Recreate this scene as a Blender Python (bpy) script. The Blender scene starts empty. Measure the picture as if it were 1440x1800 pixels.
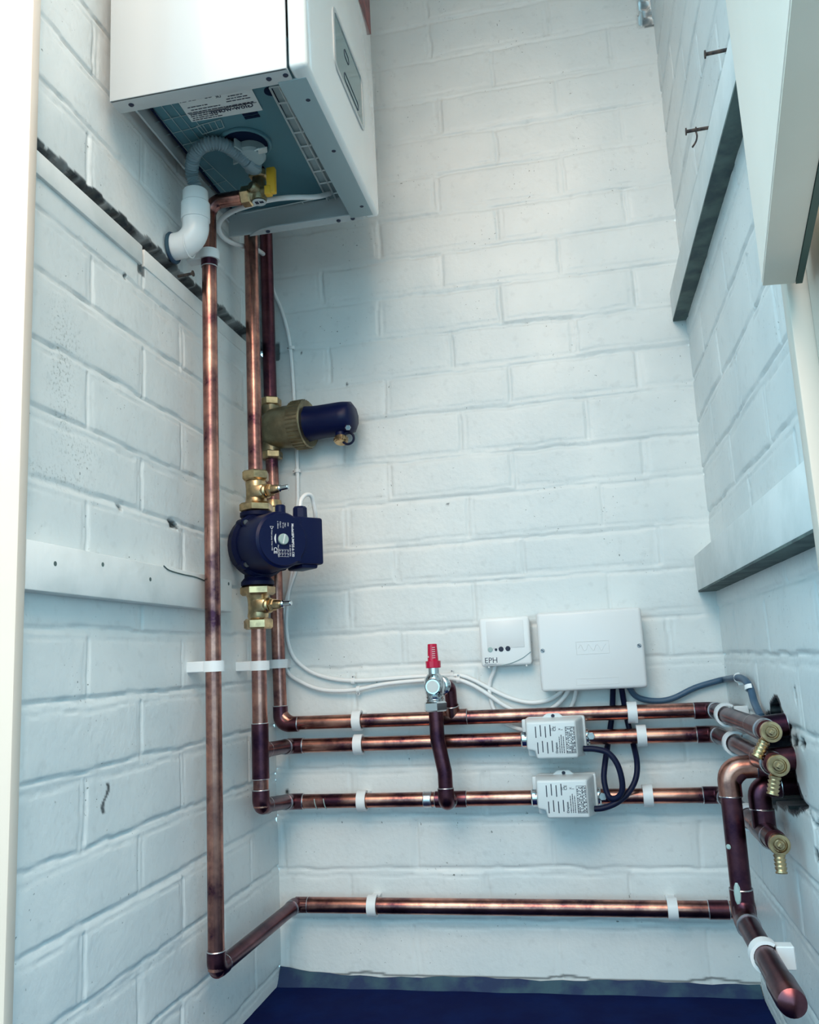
import bpy, bmesh, math, random
import numpy as np
from mathutils import Vector, Matrix
random.seed(7); rng = np.random.default_rng(11)
SC = bpy.context.scene
COL = SC.collection

# ------------------------------------------------------------------ camera
F_PX = 1497.57
CAM = Vector((0.5523, -1.4809, 0.5154))
AX, AY, AZ = 0.1716, 0.0502, 0.1932
ROT = Matrix.Rotation(AZ, 3, 'Z') @ Matrix.Rotation(AX, 3, 'X') @ Matrix.Rotation(AY, 3, 'Y')
cam_data = bpy.data.cameras.new('camera'); cam = bpy.data.objects.new('camera', cam_data); COL.objects.link(cam)
cam_data.sensor_fit = 'VERTICAL'; cam_data.sensor_height = 36.0; cam_data.lens = F_PX * 36.0 / 1800.0
cam_data.clip_start = 0.02
right, fwd, up = ROT.col[0], ROT.col[1], ROT.col[2]
cam.matrix_world = Matrix(((right.x, up.x, -fwd.x, CAM.x), (right.y, up.y, -fwd.y, CAM.y), (right.z, up.z, -fwd.z, CAM.z), (0, 0, 0, 1)))
SC.camera = cam

# ------------------------------------------------------------------ light
world = bpy.data.worlds.new('sky'); SC.world = world; world.use_nodes = True
WN = world.node_tree.nodes; WN['Background'].inputs[0].default_value = (0.42, 0.81, 1.0, 1); WN['Background'].inputs[1].default_value = 2.62
def area(name, loc, target, size, power, col):
    d = bpy.data.lights.new(name, 'AREA'); d.shape = 'RECTANGLE'; d.size, d.size_y = size; d.energy = power; d.color = col
    o = bpy.data.objects.new(name, d); COL.objects.link(o); o.location = loc
    o.rotation_euler = (Vector(target) - Vector(loc)).to_track_quat('-Z', 'Y').to_euler()
    return o
area('daylight', (0.30, -2.7, 2.30), (0.40, -0.1, 0.80), (1.8, 1.3), 56, (1.0, 0.64, 0.40))
area('daylight_side', (1.5, -2.0, 2.5), (0.1, -0.3, 0.9), (1.5, 1.2), 78, (1.0, 0.64, 0.40))
SC.view_settings.view_transform = 'Standard'; SC.view_settings.look = 'None'
SC.view_settings.exposure = 0.0; SC.view_settings.gamma = 1.0

# ------------------------------------------------------------------ helpers
def V(*a): return Vector(a[0] if len(a) == 1 else a)
def ray(px, py): return ROT @ Vector(((px - 720) / F_PX, 1.0, -(py - 900) / F_PX))
def onY(px, py, y): d = ray(px, py); return CAM + d * ((y - CAM.y) / d.y)
def onX(px, py, x): d = ray(px, py); return CAM + d * ((x - CAM.x) / d.x)
def onZ(px, py, z): d = ray(px, py); return CAM + d * ((z - CAM.z) / d.z)

MATS = {}
def mat(name, col, rough=0.5, metal=0.0, bump=0.0, bscale=200, noise=None, nscale=30, spec=None, coat=0.0, trans=0.0, thr=(0.4, 0.6), detail=5):
    m = bpy.data.materials.new(name); m.use_nodes = True; nt = m.node_tree; b = nt.nodes['Principled BSDF']
    b.inputs['Base Color'].default_value = (*col, 1); b.inputs['Roughness'].default_value = rough; b.inputs['Metallic'].default_value = metal
    if spec is not None: b.inputs['Specular IOR Level'].default_value = spec
    if coat: b.inputs['Coat Weight'].default_value = coat; b.inputs['Coat Roughness'].default_value = 0.05
    if trans: b.inputs['Transmission Weight'].default_value = trans
    tc = nt.nodes.new('ShaderNodeTexCoord')
    if noise:
        n = nt.nodes.new('ShaderNodeTexNoise'); n.inputs['Scale'].default_value = nscale; n.inputs['Detail'].default_value = detail
        r = nt.nodes.new('ShaderNodeValToRGB'); r.color_ramp.elements[0].position = thr[0]; r.color_ramp.elements[1].position = thr[1]
        r.color_ramp.elements[0].color = (*noise, 1); r.color_ramp.elements[1].color = (*col, 1)
        nt.links.new(tc.outputs['Object'], n.inputs['Vector']); nt.links.new(n.outputs['Fac'], r.inputs[0]); nt.links.new(r.outputs[0], b.inputs['Base Color'])
    if bump:
        n2 = nt.nodes.new('ShaderNodeTexNoise'); n2.inputs['Scale'].default_value = bscale; n2.inputs['Detail'].default_value = 4
        bp = nt.nodes.new('ShaderNodeBump'); bp.inputs['Strength'].default_value = bump; bp.inputs['Distance'].default_value = 0.002
        nt.links.new(tc.outputs['Object'], n2.inputs['Vector']); nt.links.new(n2.outputs['Fac'], bp.inputs['Height']); nt.links.new(bp.outputs[0], b.inputs['Normal'])
    MATS[name] = m; return m

def brick_mat():
    m = bpy.data.materials.new('painted_brick'); m.use_nodes = True; nt = m.node_tree; b = nt.nodes['Principled BSDF']; L = nt.links.new
    tc = nt.nodes.new('ShaderNodeTexCoord')
    def noise(s, d=4, w=0.0):
        n = nt.nodes.new('ShaderNodeTexNoise'); n.inputs['Scale'].default_value = s; n.inputs['Detail'].default_value = d; n.inputs['Distortion'].default_value = w
        L(tc.outputs['Object'], n.inputs['Vector']); return n.outputs['Fac']
    def ramp(src, p0, p1, c0, c1):
        r = nt.nodes.new('ShaderNodeValToRGB'); e = r.color_ramp.elements; e[0].position, e[1].position = p0, p1; e[0].color = (*c0, 1); e[1].color = (*c1, 1); L(src, r.inputs[0]); return r.outputs[0]
    def mix(f, a, c):
        x = nt.nodes.new('ShaderNodeMix'); x.data_type = 'RGBA'
        if isinstance(f, float): x.inputs[0].default_value = f
        else: L(f, x.inputs[0])
        for s, i in ((a, 6), (c, 7)):
            if isinstance(s, tuple): x.inputs[i].default_value = (*s, 1)
            else: L(s, x.inputs[i])
        return x.outputs[2]
    def mul(a, c):
        x = nt.nodes.new('ShaderNodeMath'); x.operation = 'MULTIPLY'
        for s, i in ((a, 0), (c, 1)):
            if isinstance(s, float): x.inputs[i].default_value = s
            else: L(s, x.inputs[i])
        return x.outputs[0]
    base = ramp(noise(7, 3), 0.35, 0.7, (0.70, 0.745, 0.75), (0.80, 0.825, 0.815))
    fine = ramp(noise(60, 6), 0.30, 0.42, (0.86, 0.86, 0.86), (1, 1, 1))
    mm = nt.nodes.new('ShaderNodeMix'); mm.data_type = 'RGBA'; mm.blend_type = 'MULTIPLY'; mm.inputs[0].default_value = 0.5; L(base, mm.inputs[6]); L(fine, mm.inputs[7])
    specks = mul(ramp(noise(210, 2), 0.70, 0.735, (0, 0, 0), (1, 1, 1)), ramp(noise(11, 2), 0.5, 0.62, (0, 0, 0), (1, 1, 1)))
    c = mix(mul(specks, 0.8), mm.outputs[2], (0.05, 0.07, 0.06))
    at = nt.nodes.new('ShaderNodeAttribute'); at.attribute_name = 'raw_shade'
    st = nt.nodes.new('ShaderNodeAttribute'); st.attribute_name = 'stain'
    stn = mul(st.outputs['Fac'], ramp(noise(260, 7), 0.53, 0.75, (0, 0, 0), (1, 1, 1)))
    c = mix(stn, c, (0.16, 0.20, 0.18))
    raw_shade_col = ramp(noise(120, 5), 0.35, 0.68, (0.003, 0.006, 0.014), (0.034, 0.046, 0.046))  # near-black for bare material and chips, also paints the unlit depth of recesses
    c = mix(at.outputs['Fac'], c, raw_shade_col)
    L(c, b.inputs['Base Color']); b.inputs['Roughness'].default_value = 0.42
    bp = nt.nodes.new('ShaderNodeBump'); bp.inputs['Strength'].default_value = 0.35; bp.inputs['Distance'].default_value = 0.0015; L(noise(140, 5), bp.inputs['Height'])
    L(bp.outputs[0], b.inputs['Normal']); MATS['painted_brick'] = m; return m

def copper_mat(name, bright, dark, p0, p1, rough):
    m = bpy.data.materials.new(name); m.use_nodes = True; nt = m.node_tree; b = nt.nodes['Principled BSDF']; L = nt.links.new
    tc = nt.nodes.new('ShaderNodeTexCoord'); n = nt.nodes.new('ShaderNodeTexNoise'); n.inputs['Scale'].default_value = 14; n.inputs['Detail'].default_value = 7; n.inputs['Roughness'].default_value = 0.65
    L(tc.outputs['Object'], n.inputs['Vector'])
    r = nt.nodes.new('ShaderNodeValToRGB'); e = r.color_ramp.elements; e[0].position, e[1].position = p0, p1; e[0].color = (*dark, 1); e[1].color = (*bright, 1); L(n.outputs['Fac'], r.inputs[0])
    n2 = nt.nodes.new('ShaderNodeTexNoise'); n2.inputs['Scale'].default_value = 45; n2.inputs['Detail'].default_value = 3; L(tc.outputs['Object'], n2.inputs['Vector'])
    r2 = nt.nodes.new('ShaderNodeValToRGB'); e = r2.color_ramp.elements; e[0].position, e[1].position = 0.76, 0.80; e[0].color = (0, 0, 0, 1); e[1].color = (1, 1, 1, 1); L(n2.outputs['Fac'], r2.inputs[0])
    x = nt.nodes.new('ShaderNodeMix'); x.data_type = 'RGBA'; L(r2.outputs[0], x.inputs[0]); L(r.outputs[0], x.inputs[6]); x.inputs[7].default_value = (0.10, 0.30, 0.27, 1)
    L(x.outputs[2], b.inputs['Base Color']); b.inputs['Metallic'].default_value = 1.0
    r3 = nt.nodes.new('ShaderNodeMapRange'); r3.inputs[3].default_value = rough + 0.12; r3.inputs[4].default_value = rough; L(n.outputs['Fac'], r3.inputs[0]); L(r3.outputs[0], b.inputs['Roughness'])
    MATS[name] = m; return m

BRICK = brick_mat()
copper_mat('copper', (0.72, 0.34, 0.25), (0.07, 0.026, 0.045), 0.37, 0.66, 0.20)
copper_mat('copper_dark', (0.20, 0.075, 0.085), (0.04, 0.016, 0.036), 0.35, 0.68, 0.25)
mat('solder', (0.62, 0.62, 0.64), 0.3, 1.0)
mat('brass', (0.68, 0.50, 0.28), 0.30, 1.0, noise=(0.40, 0.29, 0.17), nscale=60)
mat('brass_dull', (0.36, 0.31, 0.20), 0.42, 1.0, bump=0.25, bscale=260, noise=(0.24, 0.20, 0.13), nscale=40)
mat('chrome', (0.66, 0.70, 0.72), 0.14, 1.0)
mat('steel', (0.30, 0.30, 0.31), 0.4, 1.0)
mat('rust', (0.12, 0.085, 0.07), 0.8, 0.3, noise=(0.04, 0.035, 0.04), nscale=150)
mat('navy_plastic', (0.002, 0.006, 0.045), 0.38, spec=0.22)
mat('navy_cast', (0.002, 0.005, 0.036), 0.5, bump=0.2, bscale=500, spec=0.2)
mat('black_rubber', (0.003, 0.006, 0.032), 0.5, spec=0.25)
mat('grey_cable', (0.045, 0.10, 0.17), 0.45)
mat('white_plastic', (0.80, 0.80, 0.80), 0.3)
mat('cool_white', (0.72, 0.76, 0.77), 0.34)
mat('pipe_white', (0.86, 0.87, 0.87), 0.25)
mat('clip_white', (0.80, 0.82, 0.83), 0.35)
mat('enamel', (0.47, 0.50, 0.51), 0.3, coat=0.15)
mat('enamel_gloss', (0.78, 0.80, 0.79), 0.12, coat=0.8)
mat('under_grey', (0.07, 0.19, 0.235), 0.45, 0.0)
mat('lattice', (0.62, 0.68, 0.68), 0.4)
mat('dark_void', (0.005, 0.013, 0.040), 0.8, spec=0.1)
mat('hose_grey', (0.20, 0.28, 0.32), 0.42)
mat('cap_grey', (0.30, 0.39, 0.41), 0.45)
mat('yellow', (0.75, 0.42, 0.03), 0.4)
mat('red', (0.55, 0.004, 0.05), 0.25)
mat('red_wood', (0.24, 0.06, 0.055), 0.5, noise=(0.11, 0.03, 0.035), nscale=40)
mat('glass_teal', (0.10, 0.20, 0.21), 0.06, spec=0.6)
mat('label_paper', (0.62, 0.66, 0.66), 0.45)
mat('ink', (0.012, 0.02, 0.05), 0.6)
mat('ink_white', (0.80, 0.82, 0.84), 0.5)
mat('teal_grey', (0.35, 0.46, 0.44), 0.35)
mat('timber_paint', (0.76, 0.78, 0.77), 0.45, bump=0.3, bscale=90, noise=(0.66, 0.69, 0.68), nscale=14)
mat('timber_dark', (0.11, 0.16, 0.15), 0.75, bump=0.5, bscale=120, noise=(0.055, 0.085, 0.09), nscale=25)  # dark timber tone for batten undersides, nail holes and the split
mat('frame_cream', (0.72, 0.62, 0.53), 0.4, noise=(0.68, 0.585, 0.50), nscale=5)
mat('door_cream', (0.92, 0.80, 0.70), 0.4, noise=(0.88, 0.77, 0.67), nscale=5)
mat('frame_beige', (0.86, 0.78, 0.66), 0.45, noise=(0.82, 0.74, 0.62), nscale=6)
mat('gap_shade_green', (0.05, 0.10, 0.08), 0.7)  # dark green painted in for the shadow gap beside the door
mat('floor_navy', (0.0015, 0.006, 0.055), 0.8, bump=0.4, bscale=40, spec=0.08, noise=(0.002, 0.011, 0.075), nscale=18, thr=(0.3, 0.6))
mat('mortar_dirty', (0.035, 0.085, 0.12), 0.8, bump=0.6, bscale=120, noise=(0.012, 0.03, 0.09), nscale=22, thr=(0.42, 0.62))
mat('paving', (0.06, 0.075, 0.085), 0.85, bump=0.3, bscale=30)
mat('ceiling_paint', (0.66, 0.66, 0.62), 0.6)

def bmnew(): return bmesh.new()
def frame_z(d):
    d = Vector(d).normalized(); a = Vector((0, 0, 1)) if abs(d.z) < 0.9 else Vector((1, 0, 0))
    u = a.cross(d).normalized(); return u, d.cross(u).normalized(), d
def box(bm, lo, hi, bev=0.0, seg=2, M=None):
    lo, hi = Vector(lo), Vector(hi); t = bmesh.new(); bmesh.ops.create_cube(t, size=1.0)
    for v in t.verts: v.co = Vector([(lo[i] + hi[i]) / 2 + v.co[i] * (hi[i] - lo[i]) for i in range(3)])
    if bev: bmesh.ops.bevel(t, geom=t.edges[:], offset=bev, segments=seg, profile=0.5, affect='EDGES', clamp_overlap=True)
    join(bm, t, M)
def join(bm, t, M=None):
    mp = {}
    for v in t.verts: mp[v] = bm.verts.new(M @ v.co if M is not None else v.co)
    for f in t.faces:
        try: bm.faces.new([mp[v] for v in f.verts])
        except ValueError: pass
    t.free()
def loft(bm, rings, cap=True, closed=False):
    R = [[bm.verts.new(p) for p in r] for r in rings]; n = len(R[0])
    pairs = list(zip(R, R[1:])) + ([(R[-1], R[0])] if closed else [])
    for a, b in pairs:
        for i in range(n):
            j = (i + 1) % n; bm.faces.new((a[i], a[j], b[j], b[i]))
    if cap and not closed: bm.faces.new(R[0][::-1]); bm.faces.new(R[-1])
def lathe(bm, p0, d, prof, seg=28, cap=True, phase=0.0, flat=1.0):
    u, w, z = frame_z(d); p0 = Vector(p0); rings = []
    for t, r in prof:
        r = max(r, 1e-5)
        rings.append([p0 + z * t + (u * math.cos(2 * math.pi * i / seg + phase) + w * math.sin(2 * math.pi * i / seg + phase) * flat) * r for i in range(seg)])
    loft(bm, rings, cap)
def cyl(bm, p0, p1, r, r1=None, seg=24, ch=0.0):
    p0, p1 = Vector(p0), Vector(p1); L = (p1 - p0).length; r1 = r if r1 is None else r1
    prof = [(0, r), (L, r1)] if not ch else [(0, r - ch), (ch, r), (L - ch, r1), (L, r1 - ch)]
    lathe(bm, p0, p1 - p0, prof, seg)
def hexnut(bm, p0, p1, rc, phase=0.0):
    p0, p1 = Vector(p0), Vector(p1); L = (p1 - p0).length; c = min(rc * 0.12, L * .3)
    lathe(bm, p0, p1 - p0, [(0, rc * 0.86), (c, rc), (L - c, rc), (L, rc * 0.86)], 6, True, phase)
def fillet(pts, R, n=7):
    pts = [Vector(p) for p in pts]; out = [pts[0]]
    for a, b, c in zip(pts, pts[1:], pts[2:]):
        d1, d2 = (a - b).normalized(), (c - b).normalized(); ang = d1.angle(d2)
        if ang > 3.1: out.append(b); continue
        t = min(R / math.tan(ang / 2), (a - b).length * .48, (c - b).length * .48); r = t * math.tan(ang / 2)
        cen = b + (d1 + d2).normalized() * (r / math.sin(ang / 2)); s, e = b + d1 * t, b + d2 * t
        for i in range(n + 1):
            v = (s - cen).lerp(e - cen, i / n); v = v.normalized() * r; out.append(cen + v)
    out.append(pts[-1]); return out
def spline(pts, n=8):
    P = [Vector(p) for p in pts]; P = [P[0] * 2 - P[1]] + P + [P[-1] * 2 - P[-2]]; out = []
    for i in range(1, len(P) - 2):
        for k in range(n):
            t = k / n; a, b, c, d = P[i - 1], P[i], P[i + 1], P[i + 2]
            out.append(0.5 * (2 * b + (c - a) * t + (2 * a - 5 * b + 4 * c - d) * t * t + (3 * b - a - 3 * c + d) * t ** 3))
    out.append(P[-2]); return out
def tube(bm, pts, r, seg=20, cap=True, flat=1.0, rfun=None):
    pts = [Vector(p) for p in pts]; rings = []; u = None; s = 0
    for i, p in enumerate(pts):
        d = (pts[min(i + 1, len(pts) - 1)] - pts[max(i - 1, 0)]).normalized()
        if u is None: u = frame_z(d)[0]
        u = (u - d * u.dot(d)).normalized(); w = d.cross(u); rr = rfun(s) if rfun else r
        rings.append([p + (u * math.cos(2 * math.pi * k / seg) * flat + w * math.sin(2 * math.pi * k / seg)) * rr for k in range(seg)])
        if i + 1 < len(pts): s += (pts[i + 1] - p).length
    loft(bm, rings, cap)
def torus(bm, c, d, R, r, seg=24, rs=8, a0=0, a1=2 * math.pi):
    u, w, z = frame_z(d); c = Vector(c); full = abs(a1 - a0 - 2 * math.pi) < 1e-6
    rings = []
    for i in range(seg if full else seg + 1):
        a = a0 + (a1 - a0) * i / seg; e = u * math.cos(a) + w * math.sin(a)
        rings.append([c + e * (R + r * math.cos(2 * math.pi * k / rs)) + z * (r * math.sin(2 * math.pi * k / rs)) for k in range(rs)])
    loft(bm, rings, not full, full)
def prism(bm, poly, ext, bev=0.0, seg=2):
    t = bmesh.new(); vs = [t.verts.new(Vector(p)) for p in poly]; f = t.faces.new(vs); ext = Vector(ext)
    r = bmesh.ops.extrude_face_region(t, geom=[f])
    for e in r['geom']:
        if isinstance(e, bmesh.types.BMVert): e.co += ext
    bmesh.ops.recalc_face_normals(t, faces=t.faces[:])
    if bev: bmesh.ops.bevel(t, geom=t.edges[:], offset=bev, segments=seg, profile=0.5, affect='EDGES', clamp_overlap=True)
    join(bm, t)
def text(bm, s, size, org, xd, yd, depth=0.0003, align='LEFT', bold=0.0):
    c = bpy.data.curves.new('t', 'FONT'); c.body = s; c.size = size; c.align_x = align; c.extrude = depth; c.resolution_u = 3; c.offset = bold
    o = bpy.data.objects.new('t', c); COL.objects.link(o); dg = bpy.context.evaluated_depsgraph_get(); dg.update()
    me = bpy.data.meshes.new_from_object(o.evaluated_get(dg)); xd, yd = Vector(xd).normalized(), Vector(yd).normalized(); zd = xd.cross(yd); org = Vector(org)
    t = bmesh.new(); t.from_mesh(me)
    for v in t.verts: v.co = org + xd * v.co.x + yd * v.co.y + zd * v.co.z
    join(bm, t); bpy.data.objects.remove(o); bpy.data.curves.remove(c); bpy.data.meshes.remove(me)

def thing(name, label, cat, loc, group=None):
    o = bpy.data.objects.new(name, None); COL.objects.link(o); o.location = Vector(loc); o.empty_display_size = 0.02
    tag(o, label, cat, group); return o
def tag(o, label, cat, group=None):
    o['label'] = label; o['category'] = cat
    if group: o['group'] = group
    return o
def rootloc(o):
    while o.parent: o = o.parent
    return o.location
SPLIT = {'solder_ring', 'screw', 'screw_slot', 'corrosion_mark', 'nail_head', 'bolt', 'slot', 'foot', 'button_outline', 'vent_slot', 'tag_print', 'scale_mark', 'embossing', 'joint_ring'}
def islands(bm):
    seen = set(); out = []
    for v in bm.verts:
        if v in seen: continue
        st = [v]; seen.add(v); comp = []
        while st:
            x = st.pop(); comp.append(x)
            for e in x.link_edges:
                y = e.other_vert(x)
                if y not in seen: seen.add(y); st.append(y)
        nb = bmesh.new(); mp = {x: nb.verts.new(x.co) for x in comp}
        for f in {f for x in comp for f in x.link_faces}: nb.faces.new([mp[x] for x in f.verts])
        out.append(nb)
    bm.free(); return out
def obj(name, bm, m, parent=None, smooth=35, label=None, origin=None):
    if name in SPLIT and parent is not None:
        r = None
        for nb in islands(bm): r = obj_one(name, nb, m, parent, smooth, label)
        return r
    return obj_one(name, bm, m, parent, smooth, label, origin)
def obj_one(name, bm, m, parent=None, smooth=35, label=None, origin=None):
    bmesh.ops.recalc_face_normals(bm, faces=bm.faces[:])
    me = bpy.data.meshes.new(name); off = Vector((0, 0, 0))
    if parent is not None: off = rootloc(parent)
    elif origin is not None: off = Vector(origin)
    else:
        xs = [v.co for v in bm.verts]; off = Vector([(min(v[i] for v in xs) + max(v[i] for v in xs)) / 2 for i in range(3)]); off.z = min(v.z for v in xs)
    for v in bm.verts: v.co -= off
    bm.to_mesh(me); bm.free(); me.materials.append(MATS[m])
    for p in me.polygons: p.use_smooth = True
    me.set_sharp_from_angle(angle=math.radians(smooth))
    o = bpy.data.objects.new(name, me); COL.objects.link(o)
    if parent is not None: o.parent = parent
    else: o.location = off
    if label: o['label'] = label
    return o
def struct(name, bm, m, parent=None, **k):
    o = obj(name, bm, m, parent, **k)
    if parent is None: o['kind'] = 'structure'
    return o
def P(name, m, parent, fn, *a, label=None, smooth=35, **k):
    bm = bmnew(); fn(bm, *a, **k); return obj(name, bm, m, parent, smooth, label)

# ------------------------------------------------------------------ brick walls (one mesh each, bricks and joints as relief)
W = 0.771
def vnoise(x, y, s, seed):
    r = np.random.default_rng(seed).random((257, 257)); a, b = x * s + 1000.3, y * s + 1000.7
    i, j = np.floor(a).astype(int), np.floor(b).astype(int); f, g = a - i, b - j; f = f * f * (3 - 2 * f); g = g * g * (3 - 2 * g)
    q = lambda ii, jj: r[ii % 257, jj % 257]
    return (q(i, j) * (1 - f) + q(i + 1, j) * f) * (1 - g) + (q(i, j + 1) * (1 - f) + q(i + 1, j + 1) * f) * g - 0.5
def wall_mesh(name, u0, u1, z0, z1, joints, rows, to3d, seed, extra=None, step=0.0027, ua=0.0, ub=1.0, flip_above=None):
    nu, nz = int((u1 - u0) / step) + 1, int((z1 - z0) / step) + 1
    u = np.linspace(u0, u1, nu); z = np.linspace(z0, z1, nz); U, Z = np.meshgrid(u, z, indexing='ij')
    t = (U - ua) / (ub - ua); wob = vnoise(U, Z, 22, seed) * 0.0035 + vnoise(U, Z, 70, seed + 1) * 0.0022
    h = vnoise(U, Z, 7, seed + 2) * 0.0010 + vnoise(U, Z, 45, seed + 3) * 0.00035 + vnoise(U, Z, 160, seed + 4) * 0.0003
    def prof(d, th, up):
        ins = np.abs(d) < th; x = np.clip(d / th, -1, 1)
        body = np.where(ins, (-0.0011 - 0.0009 * x * up), 0)
        g1 = -0.0022 * np.exp(-((d - th * up) / 0.0014) ** 2) - 0.0010 * np.exp(-((d + th * up) / 0.0013) ** 2)
        edge = np.where(ins, 0, -0.0009 * np.exp(-(np.abs(d) - th) / 0.003))
        return body + g1 + edge
    js = sorted(joints, key=lambda q: -q[0]); hh = np.zeros_like(h); brick = np.zeros_like(h)
    for k, (zl, zr) in enumerate(js):
        zk = zl + (zr - zl) * t; d = Z - zk + wob; upf = 1.0
        if flip_above is not None and zl > flip_above: upf = -1.0
        rough = 1 + vnoise(U, Z * 0, 30, seed + 40 + k) * 0.9
        hh = np.minimum(hh, prof(d, 0.0058 * (1 + .5 * vnoise(U, Z * 0, 14, seed + 70 + k)), upf) * rough)
    for k in range(len(js) - 1):
        zt = js[k][0] + (js[k][1] - js[k][0]) * t; zb = js[k + 1][0] + (js[k + 1][1] - js[k + 1][0]) * t
        inrow = (Z < zt - 0.004) & (Z > zb + 0.004)
        rr = np.random.default_rng(seed * 100 + k)
        edges = [u0 - 1] + sorted(rows[k]) + [u1 + 1]
        for a, b in zip(edges, edges[1:]):
            sel = (Z < zt) & (Z >= zb) & (U >= a) & (U < b); h[sel] += (rr.random() - .5) * 0.0018 + ((Z[sel] - (zt[sel] + zb[sel]) / 2) * (rr.random() - .5) * 0.012)
        for x in rows[k]:
            d = U - x + wob * 1.1; near = inrow & (np.abs(d) < 0.02)
            pr = prof(d, 0.0050, 1.0 if rr.random() < .5 else -1.0) * 0.9
            hh = np.where(near, np.minimum(hh, pr), hh)
    H = h + hh; raw_shade = np.zeros_like(h); stain = np.zeros_like(h)
    if extra: H, raw_shade, stain = extra(U, Z, H, raw_shade, stain)
    deep = np.where(H < -.0098, raw_shade, 0)                               # deep recesses and rims: bare material plus painted-in darkness of unlit depth
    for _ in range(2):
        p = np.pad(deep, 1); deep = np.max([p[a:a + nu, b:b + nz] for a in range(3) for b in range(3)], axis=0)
    raw_shade = np.maximum(raw_shade, deep)
    X, Y, ZZ = to3d(U, Z, H); co = np.stack([X, Y, ZZ], -1).reshape(-1, 3).astype(np.float32)
    idx = np.arange(nu * nz).reshape(nu, nz); q = np.stack([idx[:-1, :-1], idx[1:, :-1], idx[1:, 1:], idx[:-1, 1:]], -1).reshape(-1, 4)
    if name != 'wall_back' and name == 'wall_left': q = q[:, ::-1]
    me = bpy.data.meshes.new(name); me.vertices.add(len(co)); me.vertices.foreach_set('co', co.ravel())
    me.loops.add(q.size); me.loops.foreach_set('vertex_index', q.ravel().astype(np.int32)); me.polygons.add(len(q)); me.polygons.foreach_set('loop_start', np.arange(0, q.size, 4, dtype=np.int32))
    me.polygons.foreach_set('use_smooth', np.ones(len(q), dtype=bool)); me.update(calc_edges=True)
    for nm, arr in (('raw_shade', raw_shade), ('stain', stain)):
        a = me.attributes.new(nm, 'FLOAT', 'POINT'); a.data.foreach_set('value', np.clip(arr, 0, 1).astype(np.float32).ravel())
    me.materials.append(BRICK); o = bpy.data.objects.new(name, me); COL.objects.link(o); o['kind'] = 'structure'; return o
def smooth01(x): x = np.clip(x, 0, 1); return x * x * (3 - 2 * x)

JB = {-4: (2.08, 2.08), -3: (2.0, 2.0), -2: (1.918, 1.92), -1: (1.835, 1.838), 0: (1.75, 1.759), 1: (1.668, 1.674), 2: (1.59, 1.584), 3: (1.507, 1.504), 4: (1.43, 1.426), 5: (1.351, 1.341), 6: (1.266, 1.27), 7: (1.193, 1.188), 8: (1.115, 1.108), 9: (1.031, 1.036), 10: (.959, .959), 11: (.875, .875), 12: (.799, .805), 13: (.718, .721), 14: (.649, .649), 15: (.57, .57), 16: (.505, .492), 17: (.416, .409), 18: (.332, .325), 19: (.254, .241), 20: (.164, .165), 21: (.083, .083), 22: (-.03, -.03)}
RB = {-4: [.46], -3: [.345], -2: [.46], -1: [.345, .58], 0: [.346, .577], 1: [.464, .692], 2: [.359, .59], 3: [.46, .692], 4: [.345, .58], 5: [.228, .459, .691], 6: [.11, .344, .568], 7: [.226, .454, .686], 8: [.12, .353, .58], 9: [.231, .455, .684], 10: [.138, .367, .593], 11: [.227, .453, .681], 12: [.146, .372, .597], 13: [.233, .456, .685], 14: [.147, .374, .594], 15: [.238, .465, .691], 16: [.144, .37, .6], 17: [.245, .475, .702], 18: [.138, .368, .6], 19: [.241, .469, .701], 20: [.132, .358, .595], 21: [.238, .467, .698]}
def back_extra(U, Z, H, raw_shade, stain):
    # ragged open joint in the top right corner
    c = (U > 0.752 + vnoise(U, Z, 60, 5) * 0.012) & (Z > 1.657); H = np.where(c, -0.022 + vnoise(U, Z, 120, 6) * 0.016, H); raw_shade = np.where(c, np.where(U > 0.760, 0.75, 0.15), raw_shade)
    # mouldering dirt over the floor line and under the boiler
    ln = np.abs(Z - .0035 - vnoise(U, Z * 0, 18, 61) * .008); raw_shade = np.maximum(raw_shade, .8 * smooth01((.0022 - ln) / .0012))
    for (px, py, r) in ((787, 886, .0016), (530, 620, .0016), (610, 675, .0018), (505, 1392, .003)):
        q = onY(px, py, 0); raw_shade = np.maximum(raw_shade, smooth01(1.6 - np.hypot(U - q.x, (Z - q.z) * .7) / r))
    q = onY(488, 620, 0); c = (U < q.x + .004) & (np.abs(Z - q.z) < .016 + vnoise(U, Z, 90, 9) * .01); raw_shade = np.where(c, .8, raw_shade); H = np.where(c, H - .006, H)
    return H, raw_shade, stain
ks = sorted(JB)
wall_mesh('wall_back', -0.002, W + 0.004, -0.03, 2.08, [JB[k] for k in ks], [RB.get(k, []) + [RB[k][0] - .226] for k in ks[:-1]] , lambda U, Z, H: (U, -H, Z), 3, back_extra, ua=0, ub=.77, flip_above=0.56)

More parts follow.
